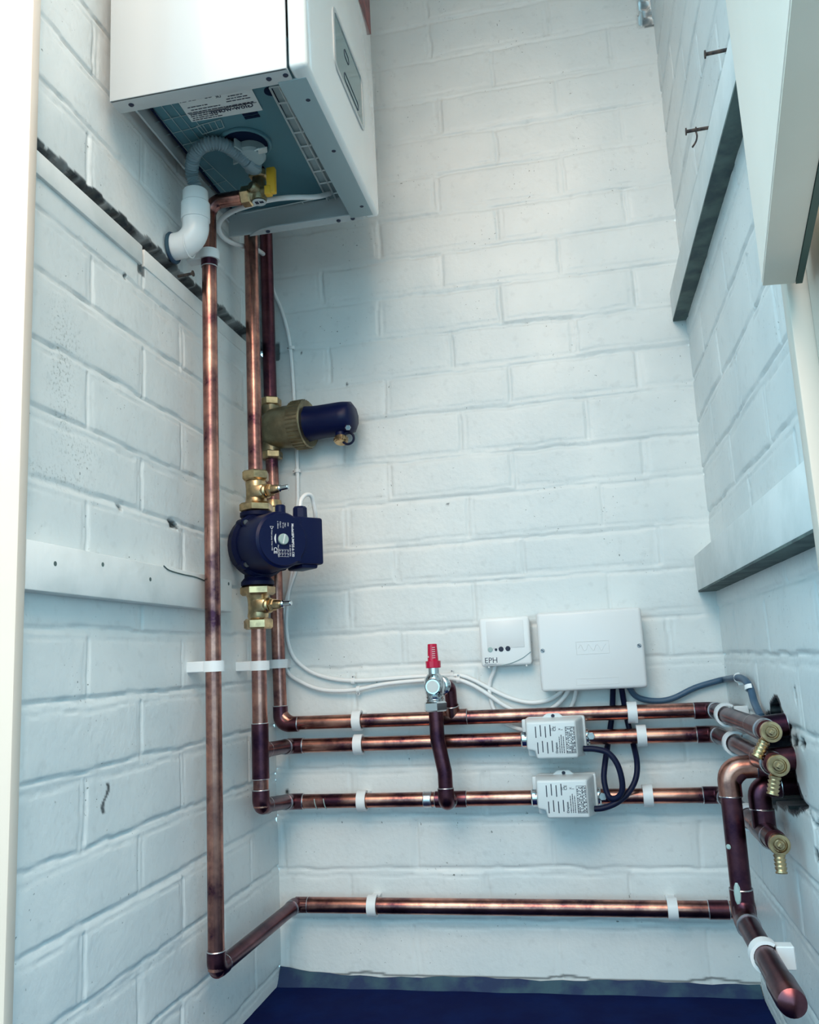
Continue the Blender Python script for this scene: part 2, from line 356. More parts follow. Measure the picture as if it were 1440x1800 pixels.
JL = [2.08, 2.0, 1.92, 1.84, 1.76, 1.68, 1.60, 1.52, 1.43, 1.345, 1.262, 1.182, 1.10, 1.025, .953, .874, .796, .719, .64, .5625, .485, .407, .325, .248, .168, .09, .008, -.07]
A_, B_ = [-.60, -.36, -.12], [-.715, -.477, -.238]
RL = []
for k in range(len(JL) - 1):
    zt = JL[k]; typ = 'A' if (k - 9) % 2 == 0 else 'B'; RL.append([x + random.uniform(-.006, .006) for x in (A_ if typ == 'A' else B_)])
def left_extra(U, Z, H, raw_shade, stain):
    n = vnoise(U, Z, 55, 21) * 0.008 + vnoise(U, Z, 140, 22) * .004
    g = (Z > 1.0905 + n * .3) & (Z < 1.1055 + n + .006 * np.clip((U + .6) / .6, 0, 1)) & (U > -.76)
    H = np.where(g, -0.014, H); raw_shade = np.where(g, 0.75 + vnoise(U, Z, 90, 23) * .8, raw_shade)
    g2 = (Z < 1.0905) & (Z > 1.058) & (U > -.483) & (U < -.474); H = np.where(g2, -.012, H); raw_shade = np.where(g2, .8, raw_shade)
    for (px, py, a, b) in ((305, 921, .014, .005), (212, 891, .006, .003), (222, 485, .002, .003), (172, 983, .004, .005)):
        q = onX(px, py, 0); s = np.hypot((U - q.y) / a, (Z - q.z) / b) + vnoise(U, Z, 150, 31) * .8
        raw_shade = np.maximum(raw_shade, smooth01((1.25 - s) * 3)); H = np.where(s < 1, H - .006, H)
    q = onX(186, 1402, 0); s = np.abs((U - q.y) - .006 * np.sin((Z - q.z) * 160)) / .003 + np.where(np.abs(Z - q.z) < .016, 0, 5); raw_shade = np.maximum(raw_shade, .9 * smooth01((1.3 - s) * 2))
    for (px, py, a, b, w) in ((108, 650, .022, .075, 1), (118, 600, .03, .03, .8), (112, 730, .02, .03, .8), (140, 795, .05, .018, .7), (95, 835, .07, .012, .7)):
        q = onX(px, py, 0); stain = np.maximum(stain, w * np.exp(-((U - q.y) / a) ** 2 - ((Z - q.z) / b) ** 2))
    return H, raw_shade, stain
wall_mesh('wall_left', -0.747, 0.002, -0.03, 2.08, [(z, z) for z in JL], RL, lambda U, Z, H: (H, U, Z), 4, left_extra, ua=-.747, ub=0)
JR = [2.08, 1.975, 1.897, 1.819, 1.741, 1.663, 1.585, 1.507, 1.43, 1.352, 1.274, 1.196, 1.118, 1.04, .962, .885, .804, .727, .65, .573, .495, .415, .335, .255, .172, .09, .01, -.07]
C_, D_ = [-.14, -.367, -.60], [-.255, -.49, -.02]
RR = [[x + random.uniform(-.005, .005) for x in (D_ if k % 2 == 0 else C_)] for k in range(len(JR) - 1)]
HOLE = [(q.y, q.z) for q in [onX(a, b, W) for a, b in ((1363, 1222), (1372, 1252), (1384, 1276), (1390, 1305), (1396, 1345), (1402, 1380), (1413, 1413), (1392, 1424), (1368, 1412), (1345, 1400), (1328, 1360), (1330, 1310), (1345, 1268), (1352, 1258))]]
def right_extra(U, Z, H, raw_shade, stain):
    x = U + vnoise(U, Z, 90, 51) * .010; z = Z + vnoise(U, Z, 90, 52) * .010; ins = np.zeros(U.shape, bool); n = len(HOLE)
    for i in range(n):
        (x1, y1), (x2, y2) = HOLE[i], HOLE[(i + 1) % n]
        cr = ((y1 > z) != (y2 > z)) & (x < (x2 - x1) * (z - y1) / (y2 - y1 + 1e-12) + x1); ins ^= cr
    H = np.where(ins, -.12 + vnoise(U, Z, 60, 53) * .03, H); raw_shade = np.where(ins, 1.0, raw_shade)
    for (px, py, a, b) in ((1397, 1220, .004, .010), (1410, 1307, .012, .006), (1397, 1303, .012, .006), (1437, 1503, .005, .008), (1402, 118, .003, .006)):
        q = onX(px, py, W); s = np.hypot((U - q.y) / a, (Z - q.z) / b) + vnoise(U, Z, 150, 54) * .7; raw_shade = np.maximum(raw_shade, smooth01((1.2 - s) * 3)); H = np.where(s < 1, H - .004, H)
    q0, q1 = onX(1412, 1410, W), onX(1440, 1455, W)
    zz = q0.z + (U - q0.y) / (q1.y - q0.y) * (q1.z - q0.z) + vnoise(U, Z, 50, 55) * .012; c = (np.abs(Z - zz) < .0022) & (U < q0.y) & (U > q1.y - .03); raw_shade = np.where(c, .9, raw_shade); H = np.where(c, H - .005, H)
    return H, raw_shade, stain
wall_mesh('wall_right', -0.745, 0.002, -0.03, 2.08, [(z, z) for z in JR], RR, lambda U, Z, H: (W - H, U, Z), 5, right_extra, ua=-.745, ub=0)

bm = bmnew(); box(bm, (-.05, -.70, 2.075), (W + .05, .03, 2.10)); struct('ceiling', bm, 'ceiling_paint')
FZ = -0.012
bm = bmnew(); n = 44
box(bm, (-.06, -.84, FZ - .03), (W + .06, .02, FZ)); struct('floor', bm, 'floor_navy')
bm = bmnew(); rings = []
for i in range(n + 1):
    x = W * i / n; hN = .0010 * math.sin(i * 1.7) + .0015 * math.sin(i * .43) + .012 * max(0, 1 - i / 7) ** 2; d = .024 + .0015 * math.sin(i * .9 + 1)
    rings.append([Vector((x, .006, FZ - .002)), Vector((x, -.003, .002 + hN)), Vector((x, -d * .35, -.003 + hN * .6)), Vector((x, -d * .75, -.0085)), Vector((x, -d, FZ - .001))])
loft(bm, rings); struct('baseboard_back', bm, 'mortar_dirty', smooth=60)
bm = bmnew(); box(bm, (-4, -6, FZ - .09), (5, -.84, FZ - .035)); struct('ground', bm, 'paving')

# door frame at the mouth of the cupboard, with an added head out of view
bm = bmnew(); box(bm, (-.30, -.7525, -.03), (.021, -.7385, 2.08), .002); struct('trim_1', bm, 'frame_cream')
bm = bmnew(); box(bm, (.741, -.760, -.03), (.80, -.742, 2.08), .002); struct('trim_2', bm, 'frame_cream')
bm = bmnew(); box(bm, (.7575, -.82, -.03), (1.0, -.7605, 2.08), .002); struct('trim_3', bm, 'frame_cream')
bm = bmnew(); box(bm, (.021, -.760, 1.87), (.741, -.7385, 2.075), .002); struct('head_blocker', bm, 'frame_cream')  # unseen door head, added to shade the top of the back wall
# upper leaf of the cupboard door, swung open on the right; its bottom edge is seen from below
dA, dB = V(.717, -.782, .802), V(.7435, -.779, .802); dd = V(-.05, -.33, 0).normalized(); DL = .56
bm = bmnew(); prism(bm, [dA, dB, dB + dd * DL, dA + dd * DL], (0, 0, 1.2), .0015, 1); dr = struct('door_1', bm, 'door_cream')
bm = bmnew(); prism(bm, [dA + V(.0005, 0, -.0012), dB + V(-.0005, 0, -.0012), dB + dd * DL + V(-.0005, 0, -.0012), dA + dd * DL + V(.0005, 0, -.0012)], (0, 0, .0015)); eb = obj('bottom_edge', bm, 'frame_beige', dr); 
bm = bmnew(); prism(bm, [dB + V(0, 0, -.002), dB + V(.005, 0, -.002), dB + dd * DL + V(.005, 0, -.002), dB + dd * DL + V(0, 0, -.002)], (0, 0, .05)); obj('gap_shade_strip', bm, 'gap_shade_green', dr, label='thin dark green strip painted as the shadow gap along the outer edge')  # dark strip standing in for the shadow gap at the door's outer face

# ------------------------------------------------------------------ shelf battens
def batten(label, lo, hi, m='timber_paint', holes=()):
    t = thing('shelf_batten', label, 'batten', ((lo[0] + hi[0]) / 2, (lo[1] + hi[1]) / 2, lo[2]))
    P('board', m, t, box, lo, hi, .0015)
    return t
b1 = batten('painted timber batten low on the left wall, behind the tall copper pipe', (-.002, -.7375, .602), (.020, -.232, .652))
bm = bmnew()
for y, z in ((-.69, .632), (-.60, .640), (-.49, .632), (-.245, .645)): lathe(bm, (.0195, y, z), (1, 0, 0), [(0, .0028), (.0008, .0026)], 10)
obj('nail_head', bm, 'timber_dark', b1, label='dark nail holes')
bm = bmnew(); tube(bm, spline([(.0203, -.455, .6525), (.0205, -.44, .648), (.0205, -.40, .646), (.0205, -.36, .6455), (.0205, -.315, .641)], 5), .0009, 6); obj('crack', bm, 'timber_dark', b1, label='dark split along the top edge')
batten('painted timber batten low on the right wall with a dark underside', (.7415, -.7415, .604), (W + .002, -.004, .662))
bm = bmnew(); box(bm, (.742, -.741, .6015), (W + .001, -.006, .6045)); obj('underside', bm, 'timber_dark', [o for o in COL.objects if o.name == 'shelf_batten.001'][0], label='dark timber underside')
t = batten('painted timber batten high on the right wall, dark underneath', (.748, -.7415, 1.0765), (W + .002, -.003, 1.128))
bm = bmnew(); box(bm, (.7483, -.741, 1.0735), (W + .001, -.0035, 1.077)); obj('underside', bm, 'timber_dark', t, label='bare weathered underside')
t = thing('shelf_batten', 'thin timber strip let into the upper left wall next to the door frame', 'batten', (.0, -.59, 1.064))
P('board', 'timber_paint', t, box, (-.012, -.7375, 1.064), (.0035, -.483, 1.0915), .001)
t = thing('shelf_batten', 'dirty recessed timber strip in the upper left wall running behind the copper pipes', 'batten', (.0, -.24, 1.064))
P('board', 'timber_paint', t, box, (-.014, -.474, 1.066), (.0015, -.006, 1.0915), .001)

def nail(label, p, length, d, bent=False):
    t = thing('nail', label, 'nail', p); d = Vector(d).normalized(); p = Vector(p)
    P('shank', 'rust', t, cyl, p - d * .004, p + d * length, .0022, None, 10)
    P('head', 'rust', t, cyl, p + d * length, p + d * (length + .0015), .0045, None, 12)
    if bent:
        q = p + d * (length * .72); bm = bmnew(); torus(bm, q, d, .0030, .0010, 10, 6); tube(bm, spline([q + V(0, 0, -.003), q + V(.0, -.002, -.010), q + V(-.002, -.002, -.017), q + V(-.007, -.002, -.024)], 4), .0012, 6); obj('wire_scrap', bm, 'rust', t, label='scrap of wire tied round the shank')
    return t
q = onX(1266, 221, W); nail('long rusty nail with a wire scrap hanging from it on the right wall', (W, q.y, q.z), .040, (-1, .06, .02), True)
q = onX(1290, 85, W); nail('rusty nail close to the door frame, uppermost on the right wall', (W, q.y, q.z), .030, (-1, .06, 0))
q = onX(317, 485, 0); nail('dark nail sticking out of the left wall under the white waste elbow', (0, q.y, q.z), .020, (1, 0, .05))

# ------------------------------------------------------------------ boiler
BX0, BX1, BY0, BY1, BZ, BT = .020, .281, -.598, -.222, 1.228, 1.93
boi = thing('boiler', 'white wall-hung gas boiler at the top of the left wall with open underside', 'boiler', (.15, -.41, BZ))
bm = bmnew(); sx = .2555
box(bm, (BX0, BY0, BZ), (sx, BY0 + .004, BT), .0015); box(bm, (BX0, BY1 - .004, BZ + .004), (sx, BY1, BT), .0015); box(bm, (BX0, BY0, BT - .004), (sx, BY1, BT)); box(bm, (BX0, BY0 + .002, BZ + .03), (BX0 + .003, BY1 - .002, BT))
# rolled bottom flanges of the sheet metal
box(bm, (BX0, BY0 + .0005, BZ), (sx, BY0 + .026, BZ + .003), .001)
cv = [(sx, BY1 - .0005), (sx, BY1 - .019), (.10, BY1 - .019), (.080, BY1 - .016), (.062, BY1 - .006), (.056, BY1 - .0005)]
prism(bm, [(x, y, BZ + .001) for x, y in cv], (0, 0, .003), .0006, 1)
obj('casing', bm, 'enamel', boi)
bm = bmnew(); box(bm, (sx + .0012, BY0 - .0005, BZ), (BX1, BY1 + .0005, BT), .007, 3); obj('front_panel', bm, 'enamel_gloss', boi)
bm = bmnew(); box(bm, (.236, BY0 + .022, BZ - .0008), (BX1 - .008, BY1 - .012, BZ + .0022), .001); obj('bottom_flange', bm, 'cap_grey', boi, label='grey bottom flange of the front panel')
bm = bmnew()
for x, y in ((.043, BY0 + .013), (.228, BY0 + .013), (.250, BY0 + .012), (.262, -.535), (.262, -.42), (.262, -.265), (.238, BY1 - .009), (.214, BY1 - .009), (.092, BY1 - .009)):
    lathe(bm, (x, y, BZ - .0012), (0, 0, 1), [(0, .0028), (.0009, .0036), (.003, .0036)], 12)
obj('screw', bm, 'ink', boi, label='row of dark screws in the bottom flange')
PZ = 1.274
bm = bmnew(); box(bm, (.034, BY0 + .005, PZ), (.254, BY1 - .005, PZ + .004)); obj('bottom_plate', bm, 'under_grey', boi, label='grey plastic plate closing the underside')
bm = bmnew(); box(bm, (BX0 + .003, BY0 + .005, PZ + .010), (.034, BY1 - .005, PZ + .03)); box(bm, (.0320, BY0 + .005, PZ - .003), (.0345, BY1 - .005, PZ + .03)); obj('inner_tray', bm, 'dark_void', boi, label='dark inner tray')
def quadlat(name, px, nx, ny, z, w, m, lab):
    c = [onZ(a, b, z) for a, b in px]; bm = bmnew()
    at = lambda s, t: (c[0] * (1 - s) + c[1] * s) * (1 - t) + (c[3] * (1 - s) + c[2] * s) * t
    for i in range(nx + 1): tube(bm, [at(i / nx, 0), at(i / nx, 1)], w, 4)
    for j in range(ny + 1): tube(bm, [at(0, j / ny), at(1, j / ny)], w, 4)
    return obj(name, bm, m, boi, label=lab)
def quad(name, px, z, d, m, lab):
    bm = bmnew(); prism(bm, [onZ(a, b, z) for a, b in px], (0, 0, d)); return obj(name, bm, m, boi, label=lab)
quad('grille_backing', ((478, 153), (514, 148), (624, 373), (590, 379)), PZ - .0015, .001, 'cap_grey', 'pale backing behind the ladder-shaped grille')
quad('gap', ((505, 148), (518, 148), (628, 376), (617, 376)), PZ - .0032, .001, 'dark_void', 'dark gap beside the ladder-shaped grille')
quadlat('grille', ((474, 154), (507, 149), (618, 374), (590, 379)), 2, 10, PZ - .004, .0015, 'lattice', 'ladder-shaped pale grille along the front edge')
quadlat('grille', ((250, 193), (316, 178), (384, 262), (322, 280)), 4, 4, PZ - .001, .0006, 'cap_grey', 'ribbed grid along the wall side')
quadlat('grille', ((345, 222), (388, 210), (394, 224), (356, 236)), 4, 1, PZ - .001, .0007, 'cap_grey', 'short ribbed grid beside the rating label')
quadlat('grille', ((322, 280), (352, 273), (420, 338), (386, 350)), 2, 3, PZ - .001, .0006, 'cap_grey', 'ribbed grid beside the hose')
quad('cell_backing', ((404, 380), (574, 346), (614, 380), (416, 414)), PZ - .001, .0008, 'under_grey', 'grey sheet above the far cells')
quadlat('grille', ((404, 380), (574, 346), (614, 380), (416, 414)), 4, 1, PZ - .003, .0012, 'lattice', 'row of wide cells at the far edge')
# round opening with condensate trap
hc = onZ(431, 252, PZ)
bm = bmnew(); torus(bm, (hc.x, hc.y, PZ - .001), (0, 0, 1), .036, .0032, 32, 8); obj('opening_rim', bm, 'under_grey', boi)
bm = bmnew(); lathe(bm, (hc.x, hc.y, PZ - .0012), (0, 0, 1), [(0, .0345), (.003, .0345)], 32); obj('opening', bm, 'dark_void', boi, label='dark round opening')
bm = bmnew(); lathe(bm, (hc.x + .004, hc.y + .012, PZ - .018), (0, .1, 1), [(0, .019), (.004, .022), (.018, .022), (.020, .026)], 24)
for k in range(4): a = .5 + k * .75; d = V(math.cos(a), math.sin(a), 0); box(bm, (-.0015, .016, -.002), (.0015, .034, .012), .0006, 1, Matrix.Translation((hc.x + .004, hc.y + .012, PZ - .014)) @ Matrix.Rotation(a, 4, 'Z'))
obj('condensate_trap', bm, 'cap_grey', boi)
bm = bmnew(); a = onZ(458, 262, PZ - .02)
prism(bm, [a + V(-.008, .012, 0), a + V(.006, .012, 0), a + V(.010, 0, 0), a + V(.006, -.022, -.016), a + V(-.002, -.020, -.016), a + V(-.004, 0, 0)], (0, 0, .003), .0008, 1); obj('trap_latch', bm, 'lattice', boi, label='pale plastic latch')
bm = bmnew(); q = onZ(476, 160, PZ)
lathe(bm, (q.x, q.y, PZ - .001), (0, 0, 1), [(0, .009), (.002, .009)], 18); box(bm, (q.x + .002, q.y, PZ - .001), (q.x + .010, q.y + .075, PZ + .001)); 
q = onZ(443, 202, PZ); box(bm, (q.x - .012, q.y - .006, PZ - .001), (q.x + .010, q.y - .001, PZ + .001)); box(bm, (q.x - .012, q.y + .001, PZ - .001), (q.x + .010, q.y + .006, PZ + .001))
obj('slot', bm, 'dark_void', boi, label='dark slots and keyhole')
# rating label
lz = PZ - .0012
LC = [onZ(*p, lz) for p in ((311, 176), (441, 153), (462, 193), (337, 214))]
bm = bmnew(); prism(bm, LC, (0, 0, -.0006)); lab = obj('rating_label', bm, 'label_paper', boi, label='white rating label with black print, upside down')
yd = V(0, -1, 0); xd = V(-1, 0, 0); lx1, lx0 = max(c.x for c in LC), min(c.x for c in LC); ly0, ly1 = min(c.y for c in LC), max(c.y for c in LC); lw, lh = lx1 - lx0, ly1 - ly0
bm = bmnew(); tz = lz - .0008; text(bm, 'Glow-worm', .0125, (lx1 - .010, ly1 - .011, tz), xd, yd, .0002, bold=.0002); text(bm, 'CE', .010, (lx0 + lw * .48, ly0 + .006, tz), xd, yd, .0002); text(bm, 'UK', .006, (lx0 + lw * .58, ly0 + .009, tz), xd, yd, .0002); text(bm, 'CA', .006, (lx0 + lw * .58, ly0 + .004, tz), xd, yd, .0002)
obj('lettering', bm, 'ink', lab)
bm = bmnew(); rr = random.Random(3)
def lines(bm, x0, x1, y, z, n, w):
    x = x0
    while x < x1 - .002:
        l = rr.uniform(.002, .008); box(bm, (x, y - w / 2, z - .0002), (min(x + l, x1), y + w / 2, z)); x += l + .0012
for k, (f0, f1, y) in enumerate(((.03, .45, .90), (.05, .40, .82), (.04, .5, .74), (.05, .55, .67), (.03, .93, .58), (.10, .50, .48), (.55, .92, .62), (.60, .95, .40), (.62, .9, .30), (.66, .86, .20), (.08, .35, .36), (.03, .12, .1), (.15, .25, .1), (.28, .42, .08))):
    lines(bm, lx0 + lw * f0, lx0 + lw * f1, ly0 + lh * y, tz, 1, .0014)
box(bm, (lx0 + .004, ly0 + lh * .62, tz - .0002), (lx1 - .004, ly0 + lh * .625 + .0006, tz)); obj('fine_print', bm, 'ink', lab)
# display window in the front panel
fx = BX1 + .0006
c4 = [onX(*p, BX1) for p in ((586, 23), (634, 136), (636, 217), (588, 111))]
wy0, wy1 = c4[0].y, c4[1].y; wz0, wz1 = (c4[2].z + c4[3].z) / 2, (c4[0].z + c4[1].z) / 2
def rrect(y0, y1, z0, z1, r, x, n=5):
    out = []
    for cy, cz, a in ((y1 - r, z1 - r, 0), (y0 + r, z1 - r, 90), (y0 + r, z0 + r, 180), (y1 - r, z0 + r, 270)):
        for i in range(n + 1): t = math.radians(a + 90 * i / n); out.append(V(x, cy + r * math.cos(t), cz + r * math.sin(t)))
    return out
def ring(bm, y0, y1, z0, z1, r, w, x, d):
    o, i = rrect(y0, y1, z0, z1, r, x), rrect(y0 + w, y1 - w, z0 + w, z1 - w, max(r - w, .0005), x)
    loft(bm, [[p for p in o], [p + V(d, 0, 0) for p in o], [p + V(d, 0, 0) for p in i], [p for p in i]], False, True)
bm = bmnew(); ring(bm, wy0 - .007, wy1 + .007, wz0 - .008, wz1 + .008, .016, .007, BX1 - .0005, .0022); obj('window_bezel', bm, 'enamel', boi)
bm = bmnew(); prism(bm, rrect(wy0, wy1, wz0, wz1, .012, BX1 - .0002), (.0008, 0, 0)); win = obj('display_window', bm, 'glass_teal', boi, label='dark teal glass display window')
bm = bmnew(); h_ = wz1 - wz0; w_ = wy1 - wy0
ring(bm, wy0 + w_ * .30, wy0 + w_ * .82, wz0 + h_ * .10, wz0 + h_ * .26, .005, .0012, BX1 + .0006, .0006); ring(bm, wy0 + w_ * .33, wy0 + w_ * .5, wz0 + h_ * .60, wz0 + h_ * .76, .006, .0012, BX1 + .0006, .0006)
obj('button_outline', bm, 'ink', win, label='outlined touch buttons')
q0 = onX(652, 62, BX1); q1 = onX(632, 0, BX1)
bm = bmnew(); box(bm, (BX1 - .0003, q1.y - .20, q0.z + .001), (BX1 + .0006, q0.y, q0.z + .09)); obj('sticker', bm, 'red_wood', boi, label='dark red strip near the top of the front panel')

# ------------------------------------------------------------------ copper pipework
R22, R28 = .0112, .0122
def elbow(parent, a, b, c, R, r, m='copper', leg=.012, nm='elbow'):
    a, b, c = Vector(a), Vector(b), Vector(c); d1, d2 = (a - b).normalized(), (c - b).normalized()
    L = R + leg; pts = fillet([b + d1 * L, b, b + d2 * L], R, 9); bm = bmnew(); tube(bm, pts, r + .0014, 20)
    e = obj(nm, bm, m, parent)
    bm = bmnew()
    for d in (d1, d2): torus(bm, b + d * (L - .0003), d, r + .0006, .0011, 24, 6)
    obj('solder_ring', bm, 'solder', e); return e
def coupling(parent, p, d, r, l=.03, m='copper', nm='coupling'):
    p, d = Vector(p), Vector(d).normalized(); bm = bmnew(); lathe(bm, p - d * l / 2, d, [(0, r), (0, r + .0013), (l, r + .0013), (l, r)], 24); e = obj(nm, bm, m, parent)
    bm = bmnew()
    for s in (-1, 1): torus(bm, p + d * (s * l / 2), d, r + .0006, .0010, 24, 6)
    obj('solder_ring', bm, 'solder', e)
def tee(parent, p, d, br, r, m='copper', l=.05, bl=.026):
    p, d, br = Vector(p), Vector(d).normalized(), Vector(br).normalized(); bm = bmnew()
    lathe(bm, p - d * l / 2, d, [(0, r), (0, r + .0014), (l, r + .0014), (l, r)], 24); lathe(bm, p, br, [(0, r + .0012), (bl, r + .0014), (bl, r)], 24)
    e = obj('tee', bm, m, parent); bm = bmnew()
    for s in (-1, 1): torus(bm, p + d * (s * l / 2), d, r + .0006, .0010, 24, 6)
    torus(bm, p + br * bl, br, r + .0006, .0010, 24, 6); obj('solder_ring', bm, 'solder', e)
def pipe(parent, pts, r, m='copper', nm='tube', R=None, lab=None):
    bm = bmnew(); tube(bm, fillet(pts, R, 8) if R else pts, r, 24); return obj(nm, bm, m, parent, label=lab)
PX2, PY2 = .035, -.162
P3X, P3Y = .017, -.035
HY = -.035
zx = lambda py, px=455: onX(px, py, PX2).z
z_h1, z_h2, z_h3, z_h4 = .4175, .378, .286, .119
RX = .742
# gas pipe: top bend, long riser on left wall, along skirting to the right wall
G = V(.035, -.337, .121); gz = 1.231
gas = thing('gas_pipe', 'longest copper pipe, running down the left wall and along the bottom of the back wall', 'pipe', (G.x, G.y, .12))
pipe(gas, [(.094, G.y, gz), (.035, G.y, gz), (.035, G.y, G.z + .0)], R22, R=.022, lab='patchy worn copper riser')
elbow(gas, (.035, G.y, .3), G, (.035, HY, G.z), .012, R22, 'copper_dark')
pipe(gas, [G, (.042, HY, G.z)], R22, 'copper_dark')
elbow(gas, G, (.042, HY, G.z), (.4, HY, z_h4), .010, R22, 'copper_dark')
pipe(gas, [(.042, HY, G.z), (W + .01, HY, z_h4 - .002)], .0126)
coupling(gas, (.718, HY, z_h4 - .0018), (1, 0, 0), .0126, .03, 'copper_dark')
coupling(gas, (.035, G.y, 1.19 - .055), (0, 0, 1), R22, .022, 'copper_dark')
# flow pipe above the pump
zt_nut = zx(842, 448)
flow = thing('flow_pipe', 'left of the two copper pipes dropping behind the boiler to the pump', 'pipe', (PX2, PY2, zt_nut))
pipe(flow, [(PX2, PY2, 1.75), (PX2, PY2, zt_nut - .01)], R28)
# return pipe above and below the filter
zf = onY(478, 755, P3Y).z
zfn1, zfn2 = onY(474, 706, P3Y).z, onY(478, 802, P3Y).z
ret = thing('return_pipe', 'right of the two copper pipes dropping behind the boiler to the brass filter', 'pipe', (.014, P3Y, zfn1))
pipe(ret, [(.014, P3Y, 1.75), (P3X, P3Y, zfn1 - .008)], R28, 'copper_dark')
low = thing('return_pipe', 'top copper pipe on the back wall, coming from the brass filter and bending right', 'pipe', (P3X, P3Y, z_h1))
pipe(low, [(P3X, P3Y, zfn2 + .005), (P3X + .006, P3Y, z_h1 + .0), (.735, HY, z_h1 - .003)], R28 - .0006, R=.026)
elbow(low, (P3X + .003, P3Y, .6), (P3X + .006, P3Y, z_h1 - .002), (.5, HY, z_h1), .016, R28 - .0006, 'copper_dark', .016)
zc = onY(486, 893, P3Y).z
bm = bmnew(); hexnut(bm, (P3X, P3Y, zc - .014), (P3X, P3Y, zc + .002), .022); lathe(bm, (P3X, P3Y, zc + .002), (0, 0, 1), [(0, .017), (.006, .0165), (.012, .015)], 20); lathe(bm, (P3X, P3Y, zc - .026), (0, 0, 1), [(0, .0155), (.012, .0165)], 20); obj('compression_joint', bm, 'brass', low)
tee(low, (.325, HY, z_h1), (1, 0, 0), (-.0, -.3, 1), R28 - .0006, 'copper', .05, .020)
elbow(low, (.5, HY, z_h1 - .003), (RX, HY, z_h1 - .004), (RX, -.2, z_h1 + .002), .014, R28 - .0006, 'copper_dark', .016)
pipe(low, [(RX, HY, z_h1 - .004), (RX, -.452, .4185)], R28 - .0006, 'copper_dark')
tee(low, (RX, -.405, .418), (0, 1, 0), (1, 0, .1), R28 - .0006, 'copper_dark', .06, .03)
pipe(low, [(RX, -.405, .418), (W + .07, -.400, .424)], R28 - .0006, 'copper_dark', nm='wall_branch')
# manifold below the pump
zb_nut = zx(1104, 455)
man = thing('manifold_pipe', 'copper pipe under the pump with two branches running right to the grey valve heads', 'pipe', (PX2, PY2, .30))
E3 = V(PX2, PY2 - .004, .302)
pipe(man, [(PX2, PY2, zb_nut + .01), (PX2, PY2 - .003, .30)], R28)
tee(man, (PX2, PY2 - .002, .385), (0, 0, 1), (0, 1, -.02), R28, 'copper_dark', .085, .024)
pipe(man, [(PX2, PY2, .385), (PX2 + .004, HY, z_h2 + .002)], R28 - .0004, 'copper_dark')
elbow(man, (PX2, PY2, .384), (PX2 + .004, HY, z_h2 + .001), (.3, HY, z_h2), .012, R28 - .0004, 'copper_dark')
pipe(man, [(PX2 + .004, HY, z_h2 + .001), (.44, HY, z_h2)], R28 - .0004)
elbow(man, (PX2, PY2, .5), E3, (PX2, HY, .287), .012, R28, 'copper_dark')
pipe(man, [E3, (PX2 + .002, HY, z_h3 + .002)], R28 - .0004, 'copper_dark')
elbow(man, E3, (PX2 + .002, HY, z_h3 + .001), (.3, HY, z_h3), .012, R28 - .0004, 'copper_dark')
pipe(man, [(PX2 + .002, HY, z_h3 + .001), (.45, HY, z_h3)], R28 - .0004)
bm = bmnew()
for px in (556, 572):
    q = onY(px, 1408, HY); torus(bm, (q.x, HY, z_h3), (1, .1, .2), R28 - .0004, .0009, 16, 6, 2.6, 4.6)
obj('corrosion_mark', bm, 'teal_grey', man, label='pale green drips on the copper')
BPX, BPY = .311, -.082
tee(man, (.315, HY, z_h3), (1, 0, 0), (0, -1, .05), R28 - .0004, 'copper_dark', .052, .026)
coupling(man, (.276, HY, z_h3), (1, 0, 0), R28 - .0004, .012, 'solder', 'joint_ring')
# pipes right of the valves
def right_run(label, z0, x0, yend, zend, hole_y):
    t = thing('zone_pipe', label, 'pipe', (x0, HY, z0))
    pipe(t, [(x0, HY, z0), (RX - .004, HY, z0 - .001)], R28 - .0004)
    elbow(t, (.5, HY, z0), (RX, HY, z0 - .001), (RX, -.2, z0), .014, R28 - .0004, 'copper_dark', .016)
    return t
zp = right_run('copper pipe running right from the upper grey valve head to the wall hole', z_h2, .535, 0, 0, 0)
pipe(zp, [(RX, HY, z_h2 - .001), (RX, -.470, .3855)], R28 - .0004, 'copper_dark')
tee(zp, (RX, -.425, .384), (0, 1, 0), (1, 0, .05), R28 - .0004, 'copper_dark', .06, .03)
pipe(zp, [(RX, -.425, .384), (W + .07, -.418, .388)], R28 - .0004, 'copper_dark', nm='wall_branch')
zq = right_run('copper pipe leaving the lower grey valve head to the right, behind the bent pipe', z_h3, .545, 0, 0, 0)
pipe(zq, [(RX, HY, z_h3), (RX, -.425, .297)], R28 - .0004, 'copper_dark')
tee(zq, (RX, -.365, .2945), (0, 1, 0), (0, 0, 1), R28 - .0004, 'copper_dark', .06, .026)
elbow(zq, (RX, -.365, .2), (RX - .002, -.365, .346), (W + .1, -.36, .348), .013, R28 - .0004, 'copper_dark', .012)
pipe(zq, [(RX - .002, -.365, .30), (RX - .002, -.365, .346), (W + .07, -.362, .349)], R28 - .0004, 'copper_dark', R=.013, nm='wall_branch')
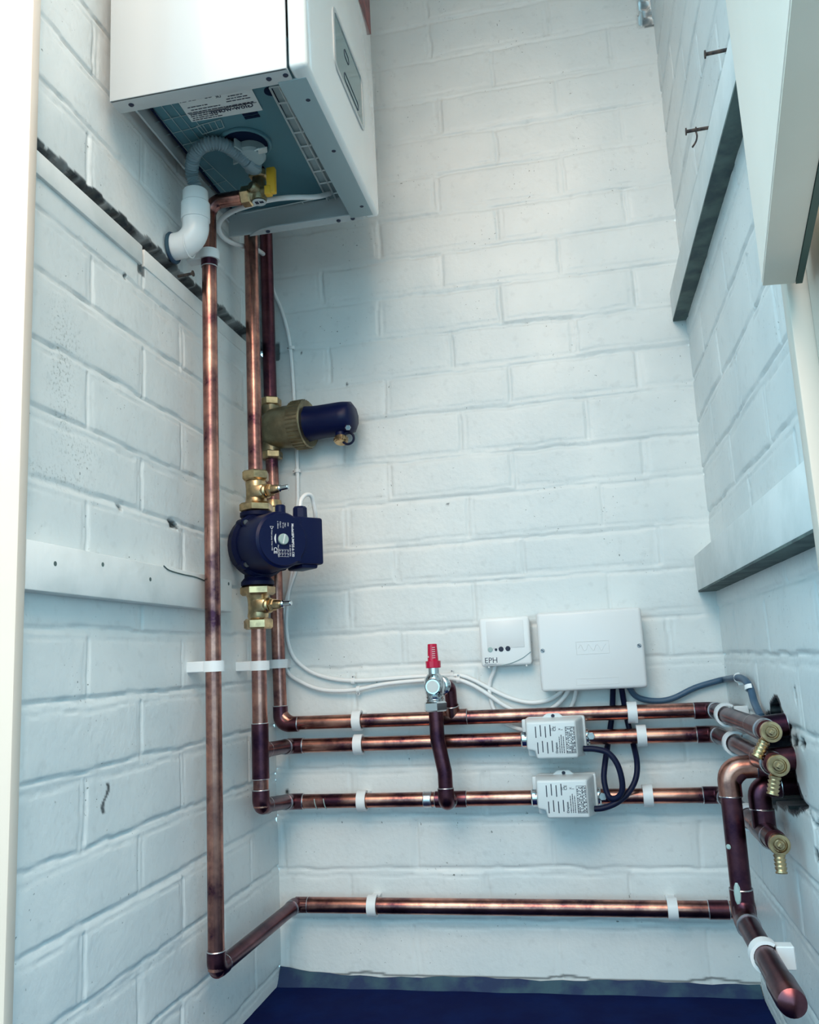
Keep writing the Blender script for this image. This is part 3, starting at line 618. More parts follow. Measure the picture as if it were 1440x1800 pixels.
# bent pipe in front
PB = V(.706, -.378, 0)
bent = thing('bent_pipe', 'dark bent copper pipe at the right, dropping from the wall hole to a capped end', 'pipe', (PB.x, PB.y, .2))
ztop = onX(1292, 1378, PB.x).z + .012; zbot = .203
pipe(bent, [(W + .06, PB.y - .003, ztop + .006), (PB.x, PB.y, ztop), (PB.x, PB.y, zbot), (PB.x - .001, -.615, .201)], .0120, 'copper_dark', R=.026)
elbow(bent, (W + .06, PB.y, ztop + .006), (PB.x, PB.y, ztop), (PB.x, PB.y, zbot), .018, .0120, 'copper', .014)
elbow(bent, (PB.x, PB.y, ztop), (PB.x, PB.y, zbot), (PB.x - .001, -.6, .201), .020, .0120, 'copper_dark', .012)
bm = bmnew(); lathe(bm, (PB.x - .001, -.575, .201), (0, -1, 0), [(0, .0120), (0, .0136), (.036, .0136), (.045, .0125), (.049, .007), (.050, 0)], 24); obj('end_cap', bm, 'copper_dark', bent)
bm = bmnew(); q = onX(1303, 1600, PB.x); lathe(bm, (PB.x - .006, PB.y - .0118, .232), (-.3, -1, 0), [(0, .004), (.0012, .003)], 10, flat=3.2); lathe(bm, (PB.x - .010, PB.y - .009, .283), (-.6, -1, 0), [(0, .003), (.001, .002)], 10); obj('corrosion_mark', bm, 'teal_grey', bent, label='pale green corrosion spots')

# ------------------------------------------------------------------ pipe clips
def clip(label, c, ax, nrm, r, dist, group, side=1):
    c, ax, nrm = Vector(c), Vector(ax).normalized(), Vector(nrm).normalized(); w = .0075; sd = ax.cross(nrm)
    t = thing('pipe_clip', label, 'clip', c, group)
    bm = bmnew(); o, i = r + .0045, r + .0012; rings = []
    pts = []
    n = 18
    for k in range(n + 1): a = math.radians(-125 + 250 * k / n); pts.append((math.cos(a), math.sin(a)))
    for a, b in pts:
        e = nrm * a + sd * b; rings.append([c + e * i - ax * w, c + e * o - ax * w, c + e * o + ax * w, c + e * i + ax * w])
    loft(bm, rings); obj('strap', bm, 'clip_white', t)
    bm = bmnew(); M = Matrix((( *nrm, 0), (*sd, 0), (*ax, 0), (0, 0, 0, 1))).transposed(); M.translation = c
    box(bm, (-dist, -r * .95, -w), (-r * .80, r * .95, w), .001, 1, M); obj('base', bm, 'clip_white', t); return t
UPz = zx(1170, 457)
g1, g2 = 'pipe clips on the back wall', 'pipe clips on the side walls'
clip('white clip holding the tall gas pipe halfway down the left wall', onX(379, 1170, .035) * 1.0 if 0 else (.035, G.y, onX(379, 1171, .035).z), (0, 0, 1), (1, 0, 0), R22, .037, g2)
clip('white clip on the pipe under the pump, left of the pair', (PX2, PY2, UPz), (0, 0, 1), (1, 0, 0), R28, .037, g2)
clip('white clip on the return pipe under the pump, right of the pair', (P3X + .004, P3Y, onY(488, 1167, P3Y).z), (0, 0, 1), (0, -1, 0), R28, .037, g2)
clip('white clip near the top of the gas pipe, under the white waste elbow', (.035, G.y, onX(368, 450, .035).z), (0, 0, 1), (1, 0, 0), R22, .037, g2)
for px, z, lb in ((629, z_h1, 'white clip at the left of the top horizontal pipe'), (631, z_h2, 'white clip at the left of the second horizontal pipe'), (637, z_h3, 'white clip at the left of the third horizontal pipe'), (648, z_h4 + .001, 'white clip at the left of the lowest horizontal pipe'),
                  (1125, z_h1 - .003, 'white clip at the right of the top horizontal pipe, under the junction box'), (1129, z_h2, 'white clip at the right of the second horizontal pipe'), (1139, z_h3, 'white clip at the right of the third horizontal pipe, near black cables'), (1163, z_h4 - .001, 'white clip at the right of the lowest horizontal pipe')):
    q = onY(px, {z_h1: 1272, z_h2: 1306}.get(z, 1400), HY); clip(lb, (q.x, HY, z), (1, 0, 0), (0, -1, 0), R28 + .0003, .037, g1)
clip('white clip on the top forward pipe stub beside the right wall', (RX, -.165, .4155), (0, 1, 0), (-1, 0, 0), R28, .030, g2)
clip('white clip on the second forward pipe stub beside the right wall', (RX, -.215, .381), (0, 1, 0), (-1, 0, 0), R28, .030, g2)
clip('white clip on the lowest forward pipe stub, behind the bent pipe', (RX, -.255, .2915), (0, 1, 0), (-1, 0, 0), R28, .030, g2)
clip('white clip holding the capped end of the bent pipe to the right wall', (PB.x, -.50, .2015), (0, 1, .01), (-1, 0, 0), .0118, .027, g2)

# ------------------------------------------------------------------ drain cocks
def drain(label, p, d, od):
    K = .72; p, d, od = Vector(p), Vector(d).normalized(), Vector(od).normalized(); t = thing('drain_cock', label, 'drain valve', p, 'brass drain cocks at the wall hole')
    KS = lambda a: [(x * K, y * K) for x, y in a]
    bm = bmnew(); lathe(bm, p, d, KS([(-.006, .0118), (.016, .0118), (.017, .0145), (.020, .0158), (.027, .0158), (.029, .0150), (.029, .0112), (.0225, .0106), (.0225, 0)]), 28); obj('body', bm, 'brass', t)
    bm = bmnew(); q = p + d * .0225 * K; lathe(bm, q, d, KS([(0, .0082), (.006, .0082), (.0075, .0068)]), 20); box(bm, (-.0030, -.0022, .004), (.0030, .0022, .0085), .001, 1, Matrix.Translation(q) @ d.to_track_quat('Z', 'Y').to_matrix().to_4x4() @ Matrix.Rotation(.9, 4, 'Z')); obj('spindle', bm, 'brass', t)
    bm = bmnew(); s = p + d * .012 * K; pr = [(.008, .0070), (.016, .0072)]
    for k in range(4): a = .018 + k * .0058; pr += [(a, .0092), (a + .0036, .0080), (a + .0037, .0072), (a + .0056, .0072)]
    pr += [(.0415, .0088), (.0440, .0085), (.0440, .0058), (.034, .0056)]
    lathe(bm, s, od, KS(pr), 22); obj('hose_tail', bm, 'brass', t); return t
def DC(x, px, py): return onX(px, py, x)
drain('brass drain cock on the top pipe stub, spout pointing down left', (RX, -.452, .4185), (0, -1, .02), (-.62, -.15, -1))
drain('brass drain cock on the second pipe stub, spout pointing down', (RX, -.470, .3855), (0, -1, .02), (-.28, -.15, -1))
drain('brass drain cock on the lowest pipe stub, below the other two', (RX, -.425, .297), (0, -1, -.01), (-.05, -.35, -1))

# ------------------------------------------------------------------ magnetic filter
fd = V(.989, -.148, 0); fc = V(P3X, P3Y, zf)
fil = thing('magnetic_filter', 'brass-bodied heating filter with a black canister pointing right', 'filter', fc)
bm = bmnew(); lathe(bm, fc - fd * .006, fd, [(-.018, .006), (-.014, .017), (-.004, .028), (.012, .037), (.040, .039), (.056, .039)], 36); cyl(bm, (P3X, P3Y, zf - .045), (P3X, P3Y, zf + .045), .0165); obj('body', bm, 'brass_dull', fil)
bm = bmnew(); t0 = fc + fd * .050; pr = []
lathe(bm, t0, fd, [(0, .040), (.001, .0440), (.026, .0440), (.028, .042), (.028, .034)], 40)
u, w, z = frame_z(fd)
for k in range(36):
    a = 2 * math.pi * k / 36; e = u * math.cos(a) + w * math.sin(a); cyl(bm, t0 + fd * .002 + e * .044, t0 + fd * .025 + e * .044, .0016, None, 6)
obj('locking_ring', bm, 'brass_dull', fil, label='ridged brass locking ring')
bm = bmnew(); t1 = fc + fd * .074; lathe(bm, t1, fd, [(0, .0345), (.008, .0325), (.030, .0315), (.072, .0315), (.088, .0290), (.093, .022), (.094, 0)], 10, True, .31); obj('canister', bm, 'navy_plastic', fil, smooth=50)
bm = bmnew(); dv = fc + fd * .138 + V(.004, -.006, -.030); cyl(bm, dv + V(0, 0, .006), dv - V(0, 0, .006), .010); obj('drain_boss', bm, 'navy_plastic', fil)
bm = bmnew(); lathe(bm, dv - V(0, 0, .006), (0, -.3, -1), [(0, .0115), (.008, .0125), (.009, .010), (.011, .010), (.011, .006)], 24)
for k in range(20): a = 2 * math.pi * k / 20; e = V(math.cos(a), math.sin(a), 0); cyl(bm, dv - V(0, 0, .007) + e * .012, dv - V(0, .002, .013) + e * .012, .0011, None, 6)
obj('drain_cap', bm, 'brass', fil, label='knurled brass drain cap')
bm = bmnew(); torus(bm, dv + V(.014, -.004, -.010), (0, 1, 0), .0105, .0022, 24, 8); obj('cap_strap', bm, 'black_rubber', fil, label='black strap loop')
bm = bmnew(); q = fc + fd * .160 + V(0, -.020, -.024); hexnut(bm, q, q + V(.3, -1, -.3).normalized() * .007, .0052); obj('bleed_screw', bm, 'chrome', fil)
bm = bmnew(); hexnut(bm, (P3X, P3Y, zfn1 - .010), (P3X, P3Y, zfn1 + .006), .0205); obj('union_nut', bm, 'brass', fil, label='bright brass union nut')
bm = bmnew(); hexnut(bm, (P3X, P3Y, zfn2 - .006), (P3X, P3Y, zfn2 + .009), .0205); obj('union_nut', bm, 'brass', fil, label='bright brass union nut')
bm = bmnew(); q = fc + fd * .012 + V(-.002, -.0345, 0); box(bm, q + V(-.004, -.002, -.010), q + V(.004, .002, .008), .0015); obj('cast_lug', bm, 'brass_dull', fil)

# ------------------------------------------------------------------ pump valves and pump
def pump_valve(label, zc, flipz):
    s = flipz; t = thing('pump_valve', label, 'valve', (PX2, PY2, zc)); p = V(PX2, PY2, zc)
    bm = bmnew(); lathe(bm, p - V(0, 0, .020 * s), (0, 0, s), [(0, .0205), (.006, .0175), (.014, .0165), (.028, .0165), (.036, .0175), (.042, .0155)], 26); box(bm, (PX2 - .004, PY2 - .0185, zc - .010), (PX2 + .018, PY2 + .010, zc + .010), .003); obj('body', bm, 'brass', t)
    bm = bmnew(); hexnut(bm, p + V(0, 0, .020 * s), p + V(0, 0, .037 * s), .0235, .25); obj('compression_nut', bm, 'brass', t)
    bm = bmnew(); hexnut(bm, p - V(0, 0, .034 * s), p - V(0, 0, .0175 * s), .0285, .12); obj('union_nut', bm, 'brass', t)
    a = V(.93, -.36, 0); q = p + V(.010, -.004, 0); bm = bmnew(); lathe(bm, q, a, [(0, .0120), (.014, .0125), (.016, .0105), (.018, .0105)], 22); hexnut(bm, q + a * .018, q + a * .026, .0105); lathe(bm, q + a * .026, a, [(0, .0078), (.012, .0068), (.014, .0055)], 18); obj('spindle_housing', bm, 'brass', t)
    bm = bmnew(); lathe(bm, q + a * .039, a, [(0, .0048), (.004, .0060), (.006, .0042), (.020, .0040), (.021, .0030)], 16); obj('spindle', bm, 'chrome', t)
    bm = bmnew(); text(bm, 'CxC' if s > 0 else 'DN25', .007, p + V(-.002, -.0187, -.003), (1, 0, 0), (0, 0, 1), .0003); obj('cast_mark', bm, 'brass_dull', t) if 0 else bm.free()
    return t
zu, zl = zx(869, 455), zx(1066, 455)
pump_valve('brass isolating valve above the black pump', zu, 1)
pump_valve('brass isolating valve below the black pump', zl, -1)
zp_ = zx(962, 455); pc = V(PX2, PY2, zp_); pa = V(.755, -.656, 0); pt = V(.656, .755, 0); uz = V(0, 0, 1)
pm = thing('circulation_pump', 'black central heating pump with printed face and square terminal box', 'pump', pc)
top = zu - .034 - zp_; bot = zp_ - (zl + .034)
bm = bmnew(); cyl(bm, pc - V(0, 0, bot), pc + V(0, 0, top), .0215); lathe(bm, pc - V(0, 0, bot), (0, 0, 1), [(0, .027), (.006, .027), (.012, .022)], 28); lathe(bm, pc + V(0, 0, top), (0, 0, -1), [(0, .027), (.006, .027), (.012, .022)], 28)
lathe(bm, pc - pa * .024, pa, [(0, .030), (.008, .044), (.022, .052), (.040, .054), (.046, .050)], 40)
for k in range(4):
    a = math.radians(45 + 90 * k); e = pt * math.cos(a) + uz * math.sin(a); cyl(bm, pc + pa * .008 + e * .048, pc + pa * .026 + e * .048, .008, None, 12)
obj('volute', bm, 'navy_cast', pm)
bm = bmnew(); lathe(bm, pc + pa * .022, pa, [(0, .048), (.030, .0465), (.052, .0465), (.060, .0450), (.064, .040), (.064, 0)], 44); obj('motor', bm, 'navy_plastic', pm)
bm = bmnew()
for k in range(4):
    a = math.radians(45 + 90 * k); e = pt * math.cos(a) + uz * math.sin(a); cyl(bm, pc + pa * .026 + e * .048, pc + pa * .030 + e * .048, .0045, None, 12)
obj('bolt', bm, 'steel', pm)
fcn = pc + pa * .086
# face + terminal box share the front plane
bm = bmnew(); M = Matrix(((*pt, 0), (*uz, 0), (*pa, 0), (0, 0, 0, 1))).transposed(); M.translation = fcn
box(bm, (.020, -.037, -.062), (.078, .040, -.004), .004, 2, M); box(bm, (.040, -.043, -.058), (.070, -.034, -.010), .003, 2, M); obj('terminal_box', bm, 'navy_plastic', pm)
bm = bmnew(); lathe(bm, fcn - pa * .0002, pa, [(0, .0415), (.0012, .0412)], 44); box(bm, (.0, -.034, -.002), (.032, .036, .001), .0004, 1, M); obj('name_plate', bm, 'navy_plastic', pm)
bm = bmnew(); lathe(bm, fcn + pa * .001, pa, [(0, .0088), (.003, .0088), (.004, .0078)], 26); kn = obj('speed_screw', bm, 'teal_grey', pm, label='grey slotted centre screw')
bm = bmnew(); box(bm, (-.0009, -.0078, .0045), (.0009, .0078, .0056), .0003, 1, M @ Matrix.Rotation(-.25, 4, 'Z')); obj('slot', bm, 'ink_white', kn)
bm = bmnew(); tq = fcn + pa * .0014; dn = -uz
def PT(s, size, tx, tz, bold=0): text(bm, s, size, tq + pt * tx + uz * tz, dn, pt, .00015, bold=bold)
PT('Model:BPUMP25-6-130', .0056, .0158, .026, .0001); PT('AC 230V 50Hz', .0030, .0115, -.008); PT('IP44', .0032, .0085, .027); PT('10bar', .0032, .0035, .027); PT('TF 110', .0032, -.0005, .027); PT('Class H', .0032, -.0050, .0285); PT('L 130mm', .0032, -.0095, .0285)
PT('CE', .0085, -.0165, -.013, .0001); PT('Max 2.5uF 400V', .0030, -.0095, -.009); PT('Water pump 10 bar 110C', .0031, -.0205, .014)
for j in range(3): box(bm, (-.008 + .0, -.0165 - j * .0055, .0013), (.010, -.0162 - j * .0055, .0015), 0, 1, M)
for j in range(4): box(bm, (-.007 + j * .0050, -.0275, .0013), (-.0068 + j * .0050, -.0165, .0015), 0, 1, M)
for j in range(4):
    for k in range(2): PT(str(3 - j if j < 3 else 'P'), .0032, -.0065 + j * .0047, -.0175 - k * .0055)
t = [V(-.0225, .0195, 0), V(-.0165, .0195, 0), V(-.0195, .0150, 0)]
for a, b in zip(t, t[1:] + t[:1]):
    cyl(bm, M @ (a + V(0, 0, .0014)), M @ (b + V(0, 0, .0014)), .0003, None, 5)
crescent = [M @ V(-.0125 - .003 * math.sin(i / 8 * math.pi), .0085 - .016 * i / 8, .0013) for i in range(9)] + [M @ V(-.0120 - .0005 * math.sin(i / 8 * math.pi), .0085 - .016 * i / 8, .0013) for i in range(7, 0, -1)]
prism(bm, crescent, pa * .0002); obj('lettering', bm, 'ink_white', pm, label='white printed specifications')
bm = bmnew(); q = fcn + pt * .006 + uz * .044 - pa * .016; lathe(bm, q, uz, [(0, .0085), (.012, .0085), (.014, .0070)], 18); obj('vent_screw', bm, 'navy_plastic', pm)
gl = fcn + pt * .048 + uz * .039 - pa * .026; bm = bmnew(); lathe(bm, gl, uz, [(0, .0125), (.018, .0120), (.021, .0095)], 8); obj('cable_gland', bm, 'navy_plastic', pm)

# ------------------------------------------------------------------ bypass valve
zb0 = onY(766, 1246, BPY).z
byp = thing('bypass_pipe', 'short offset copper pipe rising in front of the horizontal pipes to the red-capped valve', 'pipe', (.315, BPY, z_h3))
pipe(byp, [(.315, HY - .022, z_h3 + .001), (.315, BPY, z_h3 + .003), (.315, BPY, .335), (.306, BPY, .385), (.3055, BPY, zb0 - .0)], R22 + .0006, 'copper_dark', R=.016)
elbow(byp, (.315, HY, z_h3), (.315, BPY, z_h3 + .003), (.315, BPY, .34), .012, R22 + .0006, 'copper_dark', .010)
bv = thing('bypass_valve', 'chrome bypass valve with a tall red adjusting cap in front of the white cables', 'valve', (.3055, BPY, zb0))
p = V(.3055, BPY, zb0)
bm = bmnew(); hexnut(bm, p - uz * .004, p + uz * .012, .0200, .3); obj('union_nut', bm, 'chrome', bv)
bm = bmnew(); lathe(bm, p + uz * .012, uz, [(0, .0145), (.003, .0150), (.004, .0135), (.007, .0150), (.010, .0150), (.011, .0135), (.012, .0155), (.022, .0168), (.032, .0165), (.038, .0150), (.044, .0100)], 28); lathe(bm, p + uz * .036, (0, -1, 0), [(0, .0135), (.016, .0130), (.0175, .0115)], 26); lathe(bm, p + uz * .036, (.35, 1, 0), [(0, .0150), (.012, .0150), (.013, .0168), (.016, .0150), (.018, .0168), (.021, .0150), (.024, .0168), (.030, .0150)], 26); obj('body', bm, 'chrome', bv)
bm = bmnew(); lathe(bm, p + uz * .036 + V(0, -.0170, 0), (0, -1, 0), [(0, .0098), (.0012, .0096)], 26); obj('disc', bm, 'label_paper', bv, label='white round front disc')
bm = bmnew(); lathe(bm, p + uz * .054, uz, [(0, .0092), (.016, .0090)], 22); obj('stem', bm, 'chrome', bv)
bm = bmnew(); c0 = p + uz * .0655; lathe(bm, c0, uz, [(0, .0120), (.001, .0125), (.011, .0125), (.012, .0090), (.038, .0078), (.039, .0068)], 12, True, .2); cp = obj('adjusting_cap', bm, 'red', bv, smooth=20, label='red plastic adjusting cap')
bm = bmnew()
for k in range(6): z = .016 + k * .0033; box(bm, (.0005, -.00915 + k * .00016, z), (.0055, -.00835 + k * .00016, z + .0007), 0, 1, Matrix.Translation(c0))
lathe(bm, c0 + V(-.0062, -.0062, .018), (-.7, -.7, 0), [(0, .0013), (.0008, .001)], 10); obj('scale_mark', bm, 'ink_white', cp)
bm = bmnew(); tube(bm, fillet([p + V(.009, .022, .036), p + V(.019, HY - BPY - .006, .036), (.325, HY, z_h1 + .005)], .012), R22 - .001, 18); obj('outlet_pipe', bm, 'copper_dark', bv)

# ------------------------------------------------------------------ zone valves
def zone_valve(label, xc, zc, zpipe):
    t = thing('zone_valve', label, 'valve', (xc, HY, zpipe)); yf, yb = -.103, -.060; hw, hh = .0462, .0308
    bm = bmnew(); poly = [V(xc - hw, yb, zc + hh), V(xc + hw, yb, zc + hh), V(xc + hw, yb, zc - hh), V(xc - hw + .014, yb, zc - hh), V(xc - hw + .012, yb, zc - hh + .012), V(xc - hw, yb, zc - hh + .014)]
    top_ = [V(q.x * 1 + (.004 if q.x < xc - .02 else -.012 if q.x > xc else .002), yf, q.z + (-.0035 if q.z > zc else .002)) for q in poly]
    tb = bmesh.new(); a = [tb.verts.new(q) for q in poly]; b = [tb.verts.new(q) for q in top_]; n = len(a); tb.faces.new(a[::-1]); tb.faces.new(b)
    for i in range(n): tb.faces.new((a[i], a[(i + 1) % n], b[(i + 1) % n], b[i]))
    bmesh.ops.recalc_face_normals(tb, faces=tb.faces[:]); bmesh.ops.bevel(tb, geom=tb.edges[:], offset=.0032, segments=3, profile=.5, affect='EDGES', clamp_overlap=True); join(bm, tb)
    obj('head', bm, 'cool_white', t)
    bm = bmnew(); box(bm, (xc - hw + .002, yb - .004, zc - hh + .001), (xc + hw + .003, yb + .012, zc + hh + .001), .004, 2); prism(bm, [V(xc - .022, yb - .003, zc + hh - .002), V(xc + .018, yb - .003, zc + hh - .002), V(xc + .008, yb - .003, zc + hh + .006), V(xc - .010, yb - .003, zc + hh + .006)], (0, .004, 0), .001, 1); box(bm, (xc - hw - .005, yb - .006, zc + hh - .022), (xc - hw + .004, yb + .004, zc + hh - .002), .002); obj('back_plate', bm, 'cool_white', t)
    bm = bmnew(); lathe(bm, (xc - .001, yb - .0028, zc + hh + .002), (0, -1, 0), [(0, .0030), (.0010, .0026)], 14); obj('screw', bm, 'ink', t)
    bm = bmnew(); lathe(bm, (xc - .066, HY, zpipe), (1, 0, 0), [(.010, .0122), (.012, .0142), (.118, .0142), (.120, .0122)], 24); lathe(bm, (xc, HY, zpipe), (0, -1, 0), [(0, .017), (.032, .017)], 20); obj('valve_body', bm, 'chrome', t)
    bm = bmnew(); q = V(xc + .055, -.060, zpipe + .004); hexnut(bm, q, q + V(.2, -1, .1).normalized() * .008, .0065); lathe(bm, q, (0, 1, 0), [(0, .004), (.02, .004)], 12); obj('clamp_screw', bm, 'chrome', t)
    yl = yf - .0004
    bm = bmnew()
    for r_ in range(2):
        for c_ in range(4):
            x = xc - .0285 + c_ * .0075 + r_ * .0018; z = zc + .0115 - r_ * .0240 + (c_ % 2) * .002; box(bm, (x, yl, z - .0088), (x + .0017, yl + .001, z + .0088), .0005, 1)
    obj('vent_slot', bm, 'ink', t, label='two rows of dark vent slots')
    bm = bmnew(); xd, yd = V(0, 0, 1), V(-1, 0, 0)
    text(bm, 'Drayton', .0048, (xc + .0045, yl, zc - .021), xd, yd, .0001, bold=.0001)
    for k in range(3):
        for (z0, z1) in ((-.021, .004 + .003 * (k % 2)),):
            z = z0
            while z < z1: l = rr.uniform(.001, .004); box(bm, (xc + .0072 + k * .0032, yl - .0001, zc + z), (xc + .0083 + k * .0032, yl + .0002, zc + min(z + l, z1))); z += l + .0006
    x0, x1, z0, z1 = xc + .0175, xc + .0325, zc - .0215, zc + .0185
    for a, b, c, d in ((x0, x1, z0, z0 + .0004), (x0, x1, z1 - .0004, z1), (x0, x0 + .0004, z0, z1), (x1 - .0004, x1, z0, z1), (x0 + .009, x1, zc - .006, zc - .0056), (x0 + .009, x0 + .0094, z0, z1)): box(bm, (a, yl - .0001, c), (b, yl + .0002, d))
    for k in range(6):
        z = z0 + .001
        while z < z1 - .002: l = rr.uniform(.001, .003); box(bm, (x0 + .0010 + k * .0023, yl - .0001, z), (x0 + .0023 + k * .0023, yl + .0002, min(z + l, z1 - .001))); z += l + rr.choice([.0006, .0012, .003])
    text(bm, 'CE', .0062, (xc + .0035, yl, zc + .0125), xd, yd, .0001); text(bm, 'UK', .0036, (xc - .0035, yl, zc + .0125), xd, yd, .0001); text(bm, 'CA', .0036, (xc + .000, yl, zc + .0125), xd, yd, .0001); text(bm, 'X', .0045, (xc + .0105, yl, zc + .0135), xd, yd, .0001); text(bm, 'I', .005, (xc + .0145, yl, zc + .0135), xd, yd, .0001)
    obj('lettering', bm, 'ink', t, label='black printed data label'); return t
zone_valve('grey motorised valve head on the second pipe, upper of the two', .4930, .3830, z_h2)
zone_valve('grey motorised valve head on the third pipe, lower of the two', .5030, .2945, z_h3)

# ------------------------------------------------------------------ electrics on the back wall
jb = thing('junction_box', 'large blank white junction box on the back wall', 'junction box', (.56, -.0, .453))
bm = bmnew(); box(bm, (.4775, -.034, .4545), (.6435, .0, .580), .004, 2); obj('base', bm, 'white_plastic', jb)
bm = bmnew(); box(bm, (.4762, -.0495, .4532), (.6448, -.0335, .5812), .0055, 3); ld = obj('lid', bm, 'white_plastic', jb)
bm = bmnew()
for px, py in ((954, 1144), (1124, 1135)):
    q = onY(px, py, -.05); lathe(bm, (q.x, -.049, q.z), (0, -1, 0), [(0, .0036), (.0014, .0034)], 14); 
obj('screw', bm, 'steel', ld)
bm = bmnew()
for px, py in ((954, 1144), (1124, 1135)):
    q = onY(px, py, -.05); box(bm, (-.0030, -.0507, -.0006), (.0030, -.0500, .0006), 0, 1, Matrix.Translation((q.x, 0, q.z)) @ Matrix.Rotation(.7, 4, 'Y'))
obj('screw_slot', bm, 'ink', ld)
def yring(bm, x0, x1, z0, z1, w, y, d):
    for a, b, c, e in ((x0, x1, z0, z0 + w), (x0, x1, z1 - w, z1), (x0, x0 + w, z0, z1), (x1 - w, x1, z0, z1)): box(bm, (a, y - d, c), (b, y, e), .0003, 1)
bm = bmnew(); yring(bm, .537, .590, .510, .531, .0008, -.0494, .0006); yring(bm, .533, .601, .4615, .472, .0008, -.0494, .0006)
tube(bm, spline([(.541 + i * .004, -.0495, .5205 + .0055 * math.sin(i * 1.9)) for i in range(12)], 4), .0006, 6); obj('embossing', bm, 'white_plastic', ld, label='faint embossed maker plate')
rc = thing('wireless_receiver', 'small square white heating receiver with four round buttons', 'receiver', (.42, 0, .498))
bm = bmnew(); box(bm, (.3795, -.022, .4985), (.4625, 0, .5775), .005, 2); obj('base', bm, 'white_plastic', rc)
bm = bmnew(); box(bm, (.3785, -.0305, .4978), (.4632, -.0215, .5785), .0055, 3); cv_ = obj('cover', bm, 'pipe_white', rc)
bm = bmnew(); box(bm, (.3905, -.0313, .527), (.4530, -.0302, .5725), .0010, 2); obj('display_panel', bm, 'white_plastic', cv_)
bm = bmnew(); tube(bm, spline([(.412, -.0303, .4985), (.430, -.0306, .502), (.448, -.0306, .509), (.4630, -.0300, .519)], 6), .0009, 6); obj('swoosh', bm, 'cap_grey', cv_, label='curved grey crease')
bm = bmnew()
for i, (px, py, r) in enumerate(((862, 1142, .0042), (872, 1142, .0022), (881, 1141, .0042), (893, 1140, .0042))):
    q = onY(px, py, -.031); b = bmnew(); lathe(b, (q.x, -.0302, q.z), (0, -1, 0), [(0, r), (.0012, r), (.0018, r * .8)], 18); obj('button', b, 'ink' if i else 'teal_grey', cv_)
    box(bm, (q.x - .004, -.0306, q.z + .0056), (q.x + .004, -.0303, q.z + .0064)) if i != 1 else box(bm, (q.x - .0005, -.0306, q.z + .004), (q.x + .0005, -.0303, q.z + .008))
q = onY(852, 1166, -.031); text(bm, 'EPH', .0130, (q.x, -.0304, q.z), (1, 0, 0), (0, 0, 1), .0002); box(bm, (q.x, -.0306, q.z - .0022), (q.x + .020, -.0303, q.z - .0017)); obj('lettering', bm, 'ink', cv_)
bm = bmnew()
for x in (.3905, .4535): cyl(bm, (x, -.026, .4955), (x, -.026, .4985), .0016, None, 10)
obj('foot', bm, 'pipe_white', rc)

def cable(nm, label, pts, r, m, group=None, flat=1.0, n=6):
    bm = bmnew(); tube(bm, spline(pts, n), r, 12, True, flat); return tag(obj(nm, bm, m), label, 'cable', group)
wy = -.0065
def L(y, *pp): return [onY(a, b, y if not c else c[0]) for a, b, *c in pp]
cable('white_cable', 'white cable running down the back wall beside the pipes and along to the junction box',
      L(wy, (470, 430), (476, 480), (481, 512), (495, 545), (507, 588), (513, 640), (518, 720), (521, 780), (523, 830), (523, 890), (520, 950), (513, 1005), (505, 1060), (504, 1110), (515, 1152), (545, 1180), (590, 1194), (640, 1196), (720, 1190), (800, 1187), (832, 1195), (868, 1214), (900, 1228), (932, 1235), (962, 1231, -.010), (985, 1217, -.02), (994, 1200, -.022)), .0036, 'pipe_white')
g_ = gl + uz * .018
cable('pump_cable', 'white cable leaving the gland of the black pump and curving under the bypass valve',
      [g_, g_ + uz * .016 + V(.002, .004, 0), g_ + uz * .026 + V(.008, .016, 0), g_ + uz * .020 + V(.013, .030, 0), g_ + V(.006, .060, -.02)] + L(wy, (532, 950), (520, 1000), (502, 1060), (497, 1120), (503, 1176), (530, 1199, -.011), (570, 1213, -.012), (622, 1213, -.013), (680, 1202, -.013), (758, 1195, -.0135), (800, 1194, -.0135), (830, 1204, -.0135), (860, 1222, -.0135), (890, 1242, -.0125), (930, 1258, -.0125), (965, 1248, -.0125), (990, 1228, -.016), (1004, 1205, -.024)), .0036, 'pipe_white')
cable('receiver_cable', 'thin white cable hanging from the receiver behind the top pipe to the valve head', L(wy, (870, 1165, -.012), (868, 1180, -.010), (861, 1200), (862, 1225), (870, 1250), (888, 1271), (912, 1281, -.03), (925, 1284, -.055)), .0034, 'pipe_white')
cable('valve_cable', 'short white cable under the junction box, rightmost of the white ones', L(wy, (996, 1262), (1003, 1245), (1010, 1228, -.012), (1014, 1205, -.022)), .0036, 'pipe_white')
bk = 'black cables under the junction box'
cable('black_cable', 'black cable from the junction box looping back to the upper valve head', L(-.010, (1078, 1205, -.022), (1077, 1235), (1075, 1265, -.012), (1070, 1300, -.012), (1064, 1340, -.05), (1062, 1370, -.060), (1069, 1398, -.066), (1080, 1404, -.072), (1092, 1395, -.076), (1094, 1375, -.078), (1086, 1345, -.078), (1070, 1324, -.076), (1048, 1317, -.074), (1026, 1316, -.072)), .0046, 'black_rubber', bk)
cable('black_cable', 'black cable from the junction box curving round to the lower valve head', L(-.010, (1092, 1205, -.022), (1098, 1240), (1105, 1275, -.012), (1114, 1310, -.014), (1120, 1340, -.05), (1118, 1368, -.060), (1106, 1392, -.066), (1086, 1410, -.070), (1062, 1420, -.072), (1042, 1422, -.072)), .0046, 'black_rubber', bk)
cable('grey_cable', 'blue grey cable running right from the junction box across into the wall hole',
      L(-.010, (1104, 1205, -.022), (1120, 1225), (1150, 1232), (1182, 1228), (1222, 1209), (1262, 1197), (1276, 1194, -.014)) + [onX(1290, 1192, .758), onX(1303, 1192, .761), onX(1313, 1199, .762), onX(1320, 1212, .763), onX(1327, 1236, .763), onX(1340, 1262, .763), onX(1352, 1278, .785)], .0048, 'grey_cable')
